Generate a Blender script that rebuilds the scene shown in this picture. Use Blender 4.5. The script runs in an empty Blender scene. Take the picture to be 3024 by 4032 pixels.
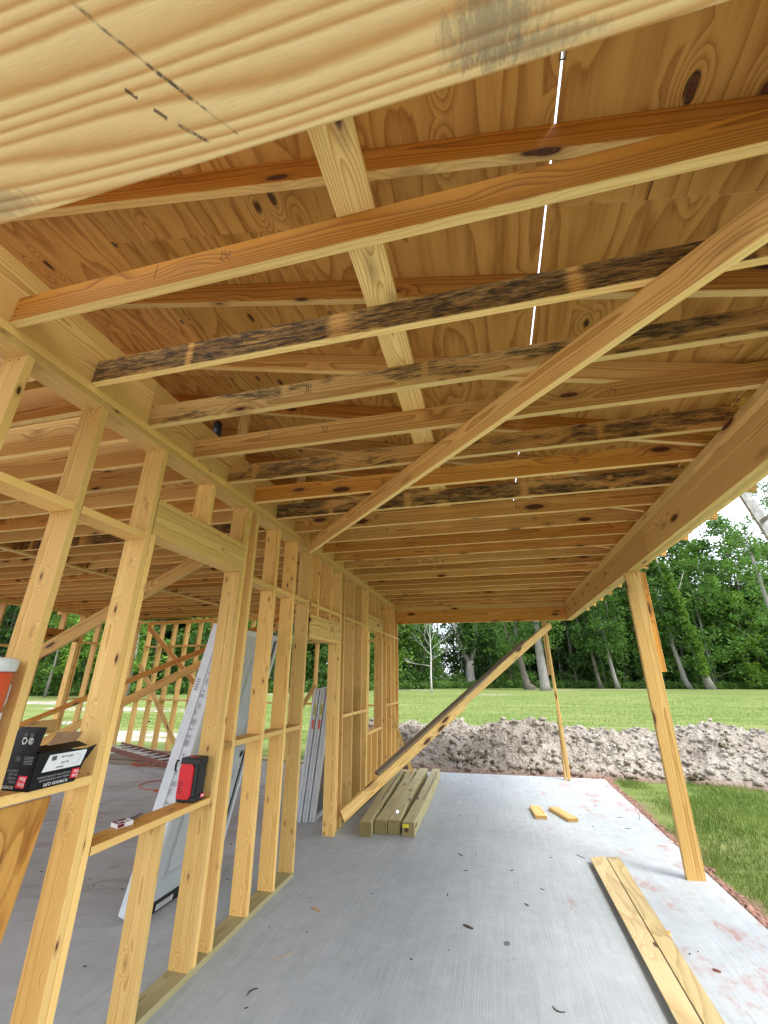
import bpy, bmesh, math, random
import numpy as np
from mathutils import Vector, Matrix

random.seed(7)
rng = np.random.default_rng(11)
SC = bpy.context.scene
COL = SC.collection
R = math.radians

# ------------------------------------------------------------------ camera
cam_d = bpy.data.cameras.new('camera')
cam = bpy.data.objects.new('camera', cam_d)
COL.objects.link(cam)
cam_d.sensor_fit = 'VERTICAL'
cam_d.sensor_height = 36.0
cam_d.lens = 1648.72 / 4032 * 36.0
cam_d.clip_start = 0.02
cam_d.clip_end = 4000
rt = Vector((0.97148733, 0.23706865, 0.00329092))
up = Vector((0.08433429, -0.3585008, 0.92971227))
fw = Vector((-0.22158543, 0.90292615, 0.368272))
m = Matrix((rt, up, -fw)).transposed().to_4x4()
m.translation = Vector((1.89002, -0.540565, 1.655244))
cam.matrix_world = m
SC.camera = cam

# ------------------------------------------------------------------ sky, sun, exposure
W = bpy.data.worlds.new('World')
SC.world = W
W.use_nodes = True
wt = W.node_tree
for n in list(wt.nodes):
    wt.nodes.remove(n)
wo = wt.nodes.new('ShaderNodeOutputWorld')
bg = wt.nodes.new('ShaderNodeBackground')
sky = wt.nodes.new('ShaderNodeTexSky')
sky.sky_type = 'NISHITA'
sky.sun_disc = False
SUN_EL, SUN_AZ = R(52), R(125)          # azimuth clockwise from +Y
sky.sun_elevation = SUN_EL
sky.sun_rotation = SUN_AZ
sky.air_density = 1.0
sky.dust_density = 2.0
tc = wt.nodes.new('ShaderNodeTexCoord')
cn = wt.nodes.new('ShaderNodeTexNoise')
cn.inputs['Scale'].default_value = 2.2
cn.inputs['Detail'].default_value = 6
cr_ = wt.nodes.new('ShaderNodeMapRange')
cr_.inputs['From Min'].default_value = 0.38
cr_.inputs['From Max'].default_value = 0.62
cr_.inputs['To Min'].default_value = 0.45
cr_.inputs['To Max'].default_value = 0.92
mx = wt.nodes.new('ShaderNodeMix')
mx.data_type = 'RGBA'
mx.inputs['B'].default_value = (7.6, 8.0, 8.6, 1)
wt.links.new(tc.outputs['Generated'], cn.inputs['Vector'])
wt.links.new(cn.outputs['Fac'], cr_.inputs['Value'])
wt.links.new(cr_.outputs['Result'], mx.inputs['Factor'])
wt.links.new(sky.outputs['Color'], mx.inputs['A'])
wt.links.new(mx.outputs['Result'], bg.inputs['Color'])
bg.inputs['Strength'].default_value = 0.10
wt.links.new(bg.outputs[0], wo.inputs[0])

sun_d = bpy.data.lights.new('sun', 'SUN')
sun_d.energy = 0.9
sun_d.angle = R(18)
sun_d.color = (1.0, 0.95, 0.87)
sun = bpy.data.objects.new('sun', sun_d)
COL.objects.link(sun)
sd = Vector((math.sin(SUN_AZ) * math.cos(SUN_EL), math.cos(SUN_AZ) * math.cos(SUN_EL), math.sin(SUN_EL)))
sun.rotation_euler = sd.to_track_quat('Z', 'Y').to_euler()
sun.location = sd * 60

SC.view_settings.view_transform = 'Standard'
SC.view_settings.look = 'None'
SC.view_settings.gamma = 1
SC.view_settings.use_curve_mapping = False
SC.view_settings.exposure = 1.98
SC.render.engine = 'CYCLES'
SC.cycles.max_bounces = 8
SC.cycles.diffuse_bounces = 6
SC.cycles.transparent_max_bounces = 12

# ------------------------------------------------------------------ node helpers
class NT:
    def __init__(s, name, rough=0.65, spec=0.3):
        s.m = bpy.data.materials.new(name)
        s.m.use_nodes = True
        s.t = s.m.node_tree
        s.b = s.t.nodes['Principled BSDF']
        s.b.inputs['Roughness'].default_value = rough
        s.b.inputs['Specular IOR Level'].default_value = spec
    def n(s, typ, **kw):
        x = s.t.nodes.new(typ)
        for k, v in kw.items():
            setattr(x, k, v)
        return x
    def put(s, inp, v):
        if hasattr(v, 'links') or isinstance(v, bpy.types.NodeSocket):
            s.t.links.new(v, inp)
        elif isinstance(v, (tuple, list)) and inp.type == 'RGBA' and len(v) == 3:
            inp.default_value = (*v, 1)
        else:
            inp.default_value = v
    def ma(s, op, a, b=0.0, c=0.0, clamp=False):
        x = s.n('ShaderNodeMath', operation=op, use_clamp=clamp)
        s.put(x.inputs[0], a); s.put(x.inputs[1], b); s.put(x.inputs[2], c)
        return x.outputs[0]
    def vm(s, op, a, b=(0, 0, 0)):
        x = s.n('ShaderNodeVectorMath', operation=op)
        s.put(x.inputs[0], a); s.put(x.inputs[1], b)
        return x.outputs['Value'] if op in ('LENGTH', 'DISTANCE', 'DOT_PRODUCT') else x.outputs[0]
    def obj(s):
        return s.n('ShaderNodeTexCoord').outputs['Object']
    def pos(s):
        return s.n('ShaderNodeNewGeometry').outputs['Position']
    def rnd(s):
        return s.n('ShaderNodeObjectInfo').outputs['Random']
    def attr(s, name):
        x = s.n('ShaderNodeAttribute', attribute_type='OBJECT', attribute_name=name)
        return x.outputs['Fac']
    def sep(s, v):
        x = s.n('ShaderNodeSeparateXYZ'); s.put(x.inputs[0], v)
        return x.outputs[0], x.outputs[1], x.outputs[2]
    def com(s, x_, y_, z_):
        x = s.n('ShaderNodeCombineXYZ')
        s.put(x.inputs[0], x_); s.put(x.inputs[1], y_); s.put(x.inputs[2], z_)
        return x.outputs[0]
    def noise(s, v, scale=1.0, detail=3.0, rough=0.5, dist=0.0, out='Fac'):
        x = s.n('ShaderNodeTexNoise')
        s.put(x.inputs['Vector'], v); x.inputs['Scale'].default_value = scale
        x.inputs['Detail'].default_value = detail; x.inputs['Roughness'].default_value = rough
        x.inputs['Distortion'].default_value = dist
        return x.outputs[out]
    def voro(s, v, scale=1.0, out='Distance', feature='F1', rand=1.0):
        x = s.n('ShaderNodeTexVoronoi', feature=feature)
        s.put(x.inputs['Vector'], v); x.inputs['Scale'].default_value = scale
        x.inputs['Randomness'].default_value = rand
        return x.outputs[out]
    def mr(s, v, a, b, c=0.0, d=1.0, smooth=False):
        x = s.n('ShaderNodeMapRange')
        if smooth:
            x.interpolation_type = 'SMOOTHSTEP'
        s.put(x.inputs['Value'], v)
        for k, q in (('From Min', a), ('From Max', b), ('To Min', c), ('To Max', d)):
            s.put(x.inputs[k], q)
        return x.outputs['Result']
    def mix(s, f, a, b, blend='MIX'):
        x = s.n('ShaderNodeMix', data_type='RGBA', blend_type=blend)
        s.put(x.inputs['Factor'], f); s.put(x.inputs['A'], a); s.put(x.inputs['B'], b)
        return x.outputs['Result']
    def base(s, c):
        s.put(s.b.inputs['Base Color'], c)
    def bump(s, h, dist=0.002, strength=0.5):
        x = s.n('ShaderNodeBump')
        x.inputs['Distance'].default_value = dist
        x.inputs['Strength'].default_value = strength
        s.put(x.inputs['Height'], h)
        s.t.links.new(x.outputs[0], s.b.inputs['Normal'])

def wood(name, lightA, darkA, lightB, darkB, freq=150.0, knot=1.0, warp=0.05, rough=0.62, near=0.03, ks=(2.0, 6.5, 6.5), kr_=0.15):
    """Sawn softwood: growth rings round a pith outside the board, knots, fibre, optional black mildew."""
    t = NT(name, rough, 0.25)
    rnd = t.rnd()
    off = t.vm('MULTIPLY', t.com(rnd, rnd, rnd), (37.0, 61.0, 23.0))
    o = t.obj()
    x, y, z = t.sep(o)
    slow = t.noise(t.vm('ADD', t.vm('MULTIPLY', o, (0.55, 2.5, 2.5)), off), 1.0, 2.0, 0.5, out='Color')
    sx, sy, sz = t.sep(slow)
    wav = t.noise(t.vm('ADD', t.vm('MULTIPLY', o, (5.0, 14.0, 14.0)), off), 1.0, 2.0, 0.5)
    kv = t.vm('ADD', t.vm('MULTIPLY', o, ks), off)
    kd = t.voro(kv, 1.0)
    r2 = t.ma('FRACT', t.ma('MULTIPLY', rnd, 7.31))
    r3 = t.ma('FRACT', t.ma('MULTIPLY', rnd, 13.7))
    cy = t.ma('MULTIPLY', t.ma('SUBTRACT', r2, 0.5), 0.11)
    cz = t.ma('ADD', t.ma('MULTIPLY', r3, 0.06), near)
    yy = t.ma('ADD', t.ma('SUBTRACT', y, cy), t.ma('MULTIPLY', t.ma('SUBTRACT', sy, 0.5), warp * 1.2))
    zz = t.ma('ADD', t.ma('ADD', z, cz), t.ma('MULTIPLY', t.ma('SUBTRACT', sz, 0.5), warp))
    rr = t.ma('SQRT', t.ma('ADD', t.ma('MULTIPLY', yy, yy), t.ma('MULTIPLY', zz, zz)))
    rr = t.ma('ADD', rr, t.ma('MULTIPLY', wav, 0.006))
    kn = t.mr(kd, 0.42, 0.05, 0.0, 0.022 * knot, True)
    rr = t.ma('ADD', rr, kn)
    ph = t.ma('FRACT', t.ma('MULTIPLY', rr, freq))
    late = t.ma('POWER', ph, 2.6)
    late = t.ma('MULTIPLY', late, t.mr(ph, 1.0, 0.93, 0.0, 1.0))
    fib = t.noise(t.vm('ADD', t.vm('MULTIPLY', o, (7.0, 260.0, 260.0)), off), 1.0, 2.0, 0.6)
    tone = t.noise(t.vm('ADD', t.vm('MULTIPLY', o, (0.9, 6.0, 6.0)), off), 1.0, 3.0, 0.6)
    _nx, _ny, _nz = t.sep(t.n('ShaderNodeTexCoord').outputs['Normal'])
    edge = t.mr(t.ma('ABSOLUTE', _ny), 0.6, 0.8)  # narrow edges paler than wide faces: sawn-edge tone plus painted underside light
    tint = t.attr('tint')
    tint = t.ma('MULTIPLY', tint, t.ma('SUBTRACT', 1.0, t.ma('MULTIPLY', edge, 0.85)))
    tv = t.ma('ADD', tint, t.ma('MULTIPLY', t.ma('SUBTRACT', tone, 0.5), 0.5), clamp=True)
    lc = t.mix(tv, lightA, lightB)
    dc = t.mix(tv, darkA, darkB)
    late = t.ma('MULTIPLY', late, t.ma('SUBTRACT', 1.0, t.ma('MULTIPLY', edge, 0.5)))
    f = t.ma('ADD', t.ma('MULTIPLY', late, 1.0), t.ma('MULTIPLY', t.ma('SUBTRACT', fib, 0.5), 0.45), clamp=True)
    c = t.mix(f, lc, dc)
    var = t.ma('ADD', t.ma('MULTIPLY', t.ma('FRACT', t.ma('MULTIPLY', rnd, 91.3)), 0.34), 0.80)
    c = t.mix(1.0, c, t.com(var, var, var), 'MULTIPLY')
    # knots
    kring = t.ma('FRACT', t.ma('MULTIPLY', kd, 26.0))
    kc = t.mix(kring, (0.13, 0.055, 0.022), (0.05, 0.02, 0.01))
    kn_r = t.ma('MULTIPLY', t.attr('knots'), kr_)
    km = t.ma('MULTIPLY', t.mr(t.ma('SUBTRACT', kd, kn_r), 0.035, -0.004, 0.0, 1.0, True), t.mr(kn_r, 0.001, 0.002))
    halo = t.mr(t.ma('SUBTRACT', kd, kn_r), 0.16, 0.02, 0.0, 0.45, True)
    c = t.mix(t.ma('MULTIPLY', halo, t.mr(kn_r, 0.001, 0.002)), c, (0.26, 0.11, 0.035))
    c = t.mix(km, c, kc)
    endg = t.mr(t.ma('ABSOLUTE', _nx), 0.7, 0.9)
    c = t.mix(t.ma('MULTIPLY', endg, 0.75), c, t.mix(1.0, c, (0.42, 0.36, 0.28), 'MULTIPLY'))
    # handling smudges
    sm = t.noise(t.vm('ADD', t.vm('MULTIPLY', o, (3.0, 9.0, 9.0)), t.vm('SCALE', off)), 1.3, 5.0, 0.7)
    c = t.mix(t.mr(sm, 0.62, 0.8, 0.0, 0.35), c, (0.20, 0.13, 0.07))
    # black mildew on the wide faces, with clean bands where stickers lay
    mold = t.attr('mold')
    g = t.n('ShaderNodeNewGeometry')
    tcn = t.n('ShaderNodeTexCoord').outputs['Normal']
    nx, ny, nz = t.sep(tcn)
    wide = t.mr(t.ma('ABSOLUTE', nz), 0.6, 0.8)
    mn = t.noise(t.vm('ADD', t.vm('MULTIPLY', o, (2.0, 8.0, 3.0)), off), 1.0, 3.0, 0.6)
    ms = t.noise(t.vm('ADD', t.vm('MULTIPLY', o, (16.0, 130.0, 40.0)), off), 1.0, 4.0, 0.75)
    band = t.ma('ABSOLUTE', t.ma('SUBTRACT', t.ma('FRACT', t.ma('ADD', t.ma('ADD', t.ma('MULTIPLY', x, 1.25), t.ma('MULTIPLY', t.noise(t.com(x, rnd, 0.0), 1.1, 1.0), 1.3)), rnd)), 0.5))
    bandm = t.mr(t.ma('ADD', band, t.ma('MULTIPLY', t.ma('SUBTRACT', ms, 0.5), 0.10)), 0.012, 0.055, 0.12, 1.0, True)
    lo = t.ma('SUBTRACT', 0.80, t.ma('MULTIPLY', mold, 0.55))
    mm = t.mr(t.ma('ADD', mn, t.ma('MULTIPLY', t.ma('SUBTRACT', ms, 0.5), 0.55)), lo, t.ma('ADD', lo, 0.12))
    mm = t.ma('MULTIPLY', t.ma('MULTIPLY', mm, wide), t.ma('MULTIPLY', bandm, t.mr(mold, 0.02, 0.05)))
    mm = t.ma('MULTIPLY', mm, t.mr(t.noise(t.vm('ADD', t.vm('MULTIPLY', o, (9.0, 60.0, 20.0)), off), 1.0, 5.0, 0.8), 0.34, 0.58, 0.30, 0.96))
    c = t.mix(mm, c, (0.020, 0.019, 0.015))
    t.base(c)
    t.bump(t.ma('ADD', t.ma('MULTIPLY', late, 0.5), t.ma('MULTIPLY', fib, 0.6)), 0.0012, 0.35)
    return t.m

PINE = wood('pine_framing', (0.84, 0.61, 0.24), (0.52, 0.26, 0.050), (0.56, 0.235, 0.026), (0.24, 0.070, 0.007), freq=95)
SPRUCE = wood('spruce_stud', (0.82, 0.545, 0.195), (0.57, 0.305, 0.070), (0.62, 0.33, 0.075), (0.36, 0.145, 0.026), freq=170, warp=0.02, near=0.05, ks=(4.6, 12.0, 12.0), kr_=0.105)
TREATED = wood('treated_pine', (0.47, 0.42, 0.21), (0.31, 0.26, 0.11), (0.36, 0.31, 0.14), (0.20, 0.155, 0.06), freq=110)
GREYED = wood('weathered_pine', (0.30, 0.25, 0.19), (0.17, 0.13, 0.09), (0.16, 0.10, 0.06), (0.07, 0.045, 0.03))
BIGPINE = None

def plywood(name, A, B, C_):
    t = NT(name, 0.7, 0.2)
    rnd = t.rnd()
    off = t.vm('MULTIPLY', t.com(rnd, rnd, rnd), (41.0, 67.0, 29.0))
    o = t.obj()
    warp = t.noise(t.vm('ADD', t.vm('MULTIPLY', o, (0.55, 2.3, 1.0)), off), 1.0, 2.0, 0.5)
    kd = t.voro(t.vm('ADD', t.vm('MULTIPLY', o, (2.1, 4.4, 0.01)), off), 1.0)
    field = t.ma('ADD', t.ma('MULTIPLY', warp, 1.0), t.mr(kd, 0.35, 0.0, 0.0, 0.30, True))
    fine = t.noise(t.vm('ADD', t.vm('MULTIPLY', o, (4.0, 40.0, 1.0)), off), 1.0, 3.0, 0.6)
    field = t.ma('ADD', field, t.ma('MULTIPLY', fine, 0.03))
    ph = t.ma('FRACT', t.ma('MULTIPLY', field, 13.0))
    late = t.ma('MULTIPLY', t.ma('POWER', ph, 2.2), t.mr(ph, 1.0, 0.92))
    f = t.ma('ADD', t.ma('MULTIPLY', late, 0.8), t.ma('MULTIPLY', t.ma('SUBTRACT', fine, 0.5), 0.7), clamp=True)
    tone = t.noise(t.vm('ADD', t.vm('MULTIPLY', o, (0.6, 2.0, 1.0)), off), 1.0, 3.0, 0.6)
    c = t.mix(f, t.mix(tone, A, B), C_)
    pv = t.ma('ADD', t.ma('MULTIPLY', t.ma('FRACT', t.ma('MULTIPLY', rnd, 57.7)), 0.32), 0.80)
    c = t.mix(1.0, c, t.com(pv, pv, t.ma('POWER', pv, 1.6)), 'MULTIPLY')
    kr = t.ma('FRACT', t.ma('MULTIPLY', kd, 30.0))
    km = t.mr(kd, 0.085, 0.055, 0.0, 1.0, True)
    c = t.mix(km, c, t.mix(kr, (0.16, 0.06, 0.025), (0.05, 0.02, 0.01)))
    st = t.noise(t.vm('ADD', t.vm('MULTIPLY', o, (2.5, 11.0, 1.0)), off), 1.0, 5.0, 0.65)
    c = t.mix(t.mr(st, 0.62, 0.74, 0.0, 0.65), c, (0.15, 0.05, 0.018))
    crk = t.noise(t.vm('ADD', t.vm('MULTIPLY', o, (1.3, 55.0, 1.0)), off), 1.0, 3.0, 0.5)
    c = t.mix(t.mr(crk, 0.735, 0.76, 0.0, 0.8), c, (0.10, 0.035, 0.015))
    rim = t.ma('MULTIPLY', t.mr(kd, 0.062, 0.075), t.mr(kd, 0.105, 0.085))
    c = t.mix(t.ma('MULTIPLY', rim, t.mr(fine, 0.42, 0.52, 0.2, 0.95)), c, (0.035, 0.016, 0.010))
    t.base(c)
    t.bump(f, 0.001, 0.3)
    return t.m

PLY = plywood('roof_plywood', (0.74, 0.43, 0.130), (0.60, 0.30, 0.066), (0.30, 0.105, 0.015))
PLYB = plywood('strip_plywood', (0.58, 0.475, 0.27), (0.54, 0.42, 0.21), (0.36, 0.245, 0.10))

def plain(name, col, rough=0.5, spec=0.4, metal=0.0, var=0.0, scale=30.0, bumpd=0.0):
    t = NT(name, rough, spec)
    t.b.inputs['Metallic'].default_value = metal
    if var:
        nz = t.noise(t.obj(), scale, 5.0, 0.65)
        lo = tuple(v * (1 - var) for v in col); hi = tuple(min(1, v * (1 + var)) for v in col)
        t.base(t.mix(t.mr(nz, 0.3, 0.7), lo, hi))
        if bumpd:
            t.bump(nz, bumpd, 0.4)
    else:
        t.base(col)
    return t.m

BLACKP = plain('black_plastic', (0.012, 0.012, 0.013), 0.45, 0.4, var=0.3, scale=80)
REDP = plain('red_plastic', (0.55, 0.012, 0.018), 0.42, 0.4, var=0.12, scale=60)
DRED = plain('dark_red_ink', (0.13, 0.004, 0.006), 0.5)
CARTON = plain('black_carton', (0.006, 0.0055, 0.0065), 0.5, 0.25, var=0.5, scale=25, bumpd=0.002)
KRAFT = plain('carton_inside', (0.30, 0.19, 0.10), 0.85, 0.1, var=0.2, scale=30)
PAPER = plain('label_paper', (0.72, 0.73, 0.74), 0.6, 0.3, var=0.06, scale=30)
INK = plain('black_ink', (0.02, 0.02, 0.022), 0.6)
GREYINK = plain('grey_ink', (0.30, 0.30, 0.31), 0.6)
REDINK = plain('red_print', (0.70, 0.02, 0.045), 0.5)
WHITEINK = plain('white_print', (0.80, 0.80, 0.80), 0.5)
YELLOW = plain('yellow_sticker', (0.80, 0.72, 0.02), 0.5)
ORANGEST = plain('orange_sticker', (0.75, 0.09, 0.02), 0.5)
JUGO = plain('orange_jug_plastic', (0.62, 0.085, 0.03), 0.4, 0.4, var=0.08, scale=20)
JUGW = plain('white_lid_plastic', (0.62, 0.64, 0.63), 0.45, 0.4, var=0.1, scale=30)
DOORM = plain('primed_door', (0.46, 0.51, 0.53), 0.55, 0.3, var=0.04, scale=6)
WRAPM = plain('white_jamb_wrap', (0.60, 0.63, 0.66), 0.5, 0.3, var=0.08, scale=12, bumpd=0.003)
VINYL = plain('white_vinyl', (0.62, 0.65, 0.68), 0.4, 0.4, var=0.05, scale=10)
FIBERGL = plain('red_brown_rail', (0.20, 0.075, 0.05), 0.6, 0.3, var=0.25, scale=20)
ALU = plain('aluminium', (0.55, 0.56, 0.57), 0.42, 0.5, metal=0.7, var=0.2, scale=25)
GREYRAIL = plain('worn_grey_rail', (0.42, 0.43, 0.42), 0.6, 0.3, var=0.35, scale=30, bumpd=0.002)
CORDM = plain('orange_cord', (0.48, 0.10, 0.03), 0.55)
NAILM = plain('steel_nail', (0.12, 0.10, 0.09), 0.5, 0.4, metal=0.6)
CHIPM = plain('wood_chip', (0.50, 0.34, 0.17), 0.7, 0.2, var=0.2, scale=60)
TWIGM = plain('dark_twig', (0.07, 0.055, 0.045), 0.8, 0.2, var=0.3, scale=60)
LEAFRED = plain('dead_leaf', (0.17, 0.07, 0.05), 0.7, 0.2, var=0.3, scale=60)
OILM = plain('oil_stain', (0.16, 0.17, 0.17), 0.7, 0.2, var=0.3, scale=30)
BLOCKM = PINE

gl = NT('window_glass', 0.06, 0.5)
gl.base((0.10, 0.11, 0.115))
GLASS = gl.m

# concrete ---------------------------------------------------------
def concrete():
    t = NT('broomed_concrete', 0.82, 0.25)
    p = t.pos()
    x, y, z = t.sep(p)
    w = t.noise(t.vm('MULTIPLY', p, (0.8, 0.35, 1)), 1.0, 2.0)
    lines = t.noise(t.com(t.ma('ADD', t.ma('MULTIPLY', x, 120.0), t.ma('MULTIPLY', w, 3.0)), t.ma('MULTIPLY', y, 1.6), 0.0), 1.0, 3.0, 0.7)
    wide = t.noise(t.com(t.ma('MULTIPLY', x, 14.0), t.ma('MULTIPLY', y, 0.5), 0.0), 1.0, 3.0, 0.6)
    big = t.noise(p, 0.9, 5.0, 0.6)
    mid = t.noise(p, 7.0, 6.0, 0.7)
    c = t.mix(t.mr(big, 0.3, 0.7), (0.375, 0.415, 0.435), (0.445, 0.48, 0.50))
    k = t.ma('ADD', t.ma('ADD', t.mr(lines, 0.25, 0.75, -0.13, 0.13), t.mr(wide, 0.3, 0.7, -0.035, 0.035)), t.mr(mid, 0.3, 0.7, 0.90, 1.08))
    c = t.mix(1.0, c, t.com(k, k, k), 'MULTIPLY')
    # house floor inside the wall is a little browner and dustier
    ins = t.mr(t.ma('ADD', x, t.ma('MULTIPLY', t.ma('SUBTRACT', mid, 0.5), 0.3)), -0.25, -1.3)
    c = t.mix(t.ma('MULTIPLY', ins, 0.9), c, t.mix(t.mr(big, 0.35, 0.65), (0.33, 0.305, 0.28), (0.45, 0.45, 0.45)))
    sw = t.noise(t.com(t.ma('MULTIPLY', t.ma('ADD', x, t.ma('MULTIPLY', y, 1.6)), 0.7), t.ma('MULTIPLY', t.ma('SUBTRACT', y, t.ma('MULTIPLY', x, 0.5)), 5.0), 0.0), 1.0, 5.0, 0.65)
    c = t.mix(t.ma('MULTIPLY', t.mr(sw, 0.54, 0.70), t.ma('MULTIPLY', ins, 0.55)), c, (0.20, 0.165, 0.145))
    ck = t.noise(t.com(t.ma('MULTIPLY', x, 1.1), t.ma('MULTIPLY', y, 1.1), 3.0), 1.0, 6.0, 0.6)
    crack = t.mr(t.ma('ABSOLUTE', t.ma('SUBTRACT', ck, 0.5)), 0.0, 0.006, 1.0, 0.0)
    c = t.mix(t.ma('MULTIPLY', t.ma('MULTIPLY', crack, t.mr(t.noise(p, 0.8, 2.0), 0.52, 0.6)), t.ma('MULTIPLY', ins, 0.7)), c, (0.12, 0.11, 0.10))
    # trowel sweeps inside
    # red clay smears, heavier towards the outer edge
    cl = t.noise(t.vm('MULTIPLY', p, (2.2, 1.2, 1)), 1.4, 7.0, 0.72)
    edge = t.mr(x, 2.0, 3.60, 0.0, 0.135)
    back = t.mr(y, 6.5, 8.8, 0.0, 0.05)
    lv = t.ma('ADD', t.ma('ADD', cl, edge), back)
    brk = t.noise(t.vm('MULTIPLY', p, (26.0, 9.0, 1)), 1.0, 4.0, 0.7)
    cm = t.ma('MULTIPLY', t.mr(lv, 0.635, 0.74, 0.0, 0.8), t.mr(brk, 0.36, 0.58, 0.15, 1.0))
    c = t.mix(cm, c, (0.37, 0.165, 0.125))
    # dark specks and dust
    sp = t.voro(p, 16.0)
    spm = t.ma('MULTIPLY', t.mr(sp, 0.075, 0.04), t.mr(t.noise(p, 3.0, 2.0), 0.52, 0.62))
    c = t.mix(t.ma('MULTIPLY', spm, 0.6), c, (0.10, 0.09, 0.085))
    wh = t.noise(t.vm('MULTIPLY', p, (6.0, 2.0, 1)), 1.0, 6.0, 0.75)
    c = t.mix(t.ma('MULTIPLY', t.mr(wh, 0.58, 0.75, 0.0, 0.25), t.mr(y, 2.5, 7.0, 0.2, 1.0)), c, (0.52, 0.53, 0.55))
    t.base(c)
    t.bump(t.ma('ADD', lines, t.ma('MULTIPLY', mid, 0.3)), 0.004, 0.5)
    return t.m
CONC = concrete()

def ground_mat():
    t = NT('lawn_ground', 0.95, 0.1)
    p = t.pos()
    x, y, z = t.sep(p)
    big = t.noise(t.vm('MULTIPLY', p, (0.05, 0.12, 1)), 1.0, 4.0, 0.6)
    mow = t.noise(t.vm('MULTIPLY', p, (0.12, 1.3, 1)), 1.0, 4.0, 0.65)
    fine = t.noise(t.vm('MULTIPLY', p, (9.0, 26.0, 1)), 1.0, 5.0, 0.8)
    tuft = t.noise(t.vm('MULTIPLY', p, (1.6, 4.5, 1)), 1.0, 4.0, 0.7)
    c = t.mix(t.mr(big, 0.3, 0.7), (0.105, 0.165, 0.035), (0.155, 0.205, 0.050))
    c = t.mix(t.mr(mow, 0.40, 0.62, 0.0, 0.75), c, (0.235, 0.25, 0.095))
    far_ = t.noise(t.vm('MULTIPLY', p, (0.35, 2.2, 1)), 1.0, 5.0, 0.75)
    c = t.mix(t.mr(far_, 0.5, 0.7, 0.0, 0.8), c, (0.075, 0.125, 0.028))
    c = t.mix(t.mr(tuft, 0.55, 0.75, 0.0, 0.45), c, (0.06, 0.11, 0.022))
    k = t.mr(fine, 0.25, 0.75, 0.62, 1.38)
    c = t.mix(1.0, c, t.com(k, k, k), 'MULTIPLY')
    # sandy bare patches
    nz = t.noise(t.vm('MULTIPLY', p, (0.6, 1.4, 1)), 1.0, 6.0, 0.75)
    tot = None
    for (cx, cy, rx, ry) in [(1.8, 54, 2.6, 1.2), (-10, 71, 6, 1.6), (11.5, 79, 4.0, 3.2), (-31, 26.5, 5.5, 2.0), (-10, 12.6, 3.4, 1.5),
                             (-20, 22.5, 5.5, 1.7), (-16, 15.5, 2.5, 1.0), (24, 88, 9, 2.0), (-24, 47, 9, 1.5)]:
        dx = t.ma('DIVIDE', t.ma('SUBTRACT', x, cx), rx)
        dy = t.ma('DIVIDE', t.ma('SUBTRACT', y, cy), ry)
        d = t.ma('ADD', t.ma('MULTIPLY', dx, dx), t.ma('MULTIPLY', dy, dy))
        q = t.mr(t.ma('ADD', d, t.ma('MULTIPLY', t.ma('SUBTRACT', nz, 0.5), 7.5)), 0.9, 0.3)
        tot = q if tot is None else t.ma('MAXIMUM', tot, q)
    c = t.mix(tot, c, t.mix(fine, (0.46, 0.42, 0.38), (0.26, 0.21, 0.17)))
    # churned bare earth right round the slab
    n2 = t.noise(p, 1.1, 5.0, 0.65)
    dist = t.ma('MAXIMUM', t.ma('SUBTRACT', y, 9.6), t.ma('SUBTRACT', x, 3.78))
    near = t.mr(t.ma('ADD', dist, t.ma('MULTIPLY', t.ma('SUBTRACT', n2, 0.5), 1.0)), 0.18, -0.05)
    clay = t.mix(t.noise(p, 14.0, 5.0, 0.7), (0.30, 0.18, 0.135), (0.15, 0.10, 0.075))
    c = t.mix(near, c, clay)
    # forest floor: dark beyond the tree line
    t.base(c)
    t.bump(t.ma('ADD', fine, tuft), 0.03, 0.6)
    return t.m
GROUND = ground_mat()

def dirt_mat():
    t = NT('piled_dirt', 0.95, 0.1)
    p = t.pos()
    a = t.noise(p, 1.2, 6.0, 0.65)
    b = t.noise(p, 18.0, 6.0, 0.75)
    c = t.mix(t.mr(a, 0.35, 0.62), (0.40, 0.365, 0.315), (0.25, 0.215, 0.175))
    c = t.mix(t.mr(b, 0.45, 0.7, 0.0, 0.8), c, (0.50, 0.465, 0.41))
    gr = t.noise(p, 2.1, 4.0, 0.7)
    c = t.mix(t.mr(gr, 0.63, 0.72, 0.0, 0.75), c, (0.065, 0.062, 0.028))
    x, y, z = t.sep(p)
    red = t.mr(t.ma('ADD', z, t.ma('MULTIPLY', t.ma('SUBTRACT', a, 0.5), 0.25)), 0.02, -0.12, 0.0, 0.8)
    c = t.mix(red, c, (0.22, 0.13, 0.095))
    t.base(c)
    t.bump(t.ma('ADD', b, t.voro(p, 22.0)), 0.03, 0.8)
    return t.m
DIRT = dirt_mat()

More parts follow.
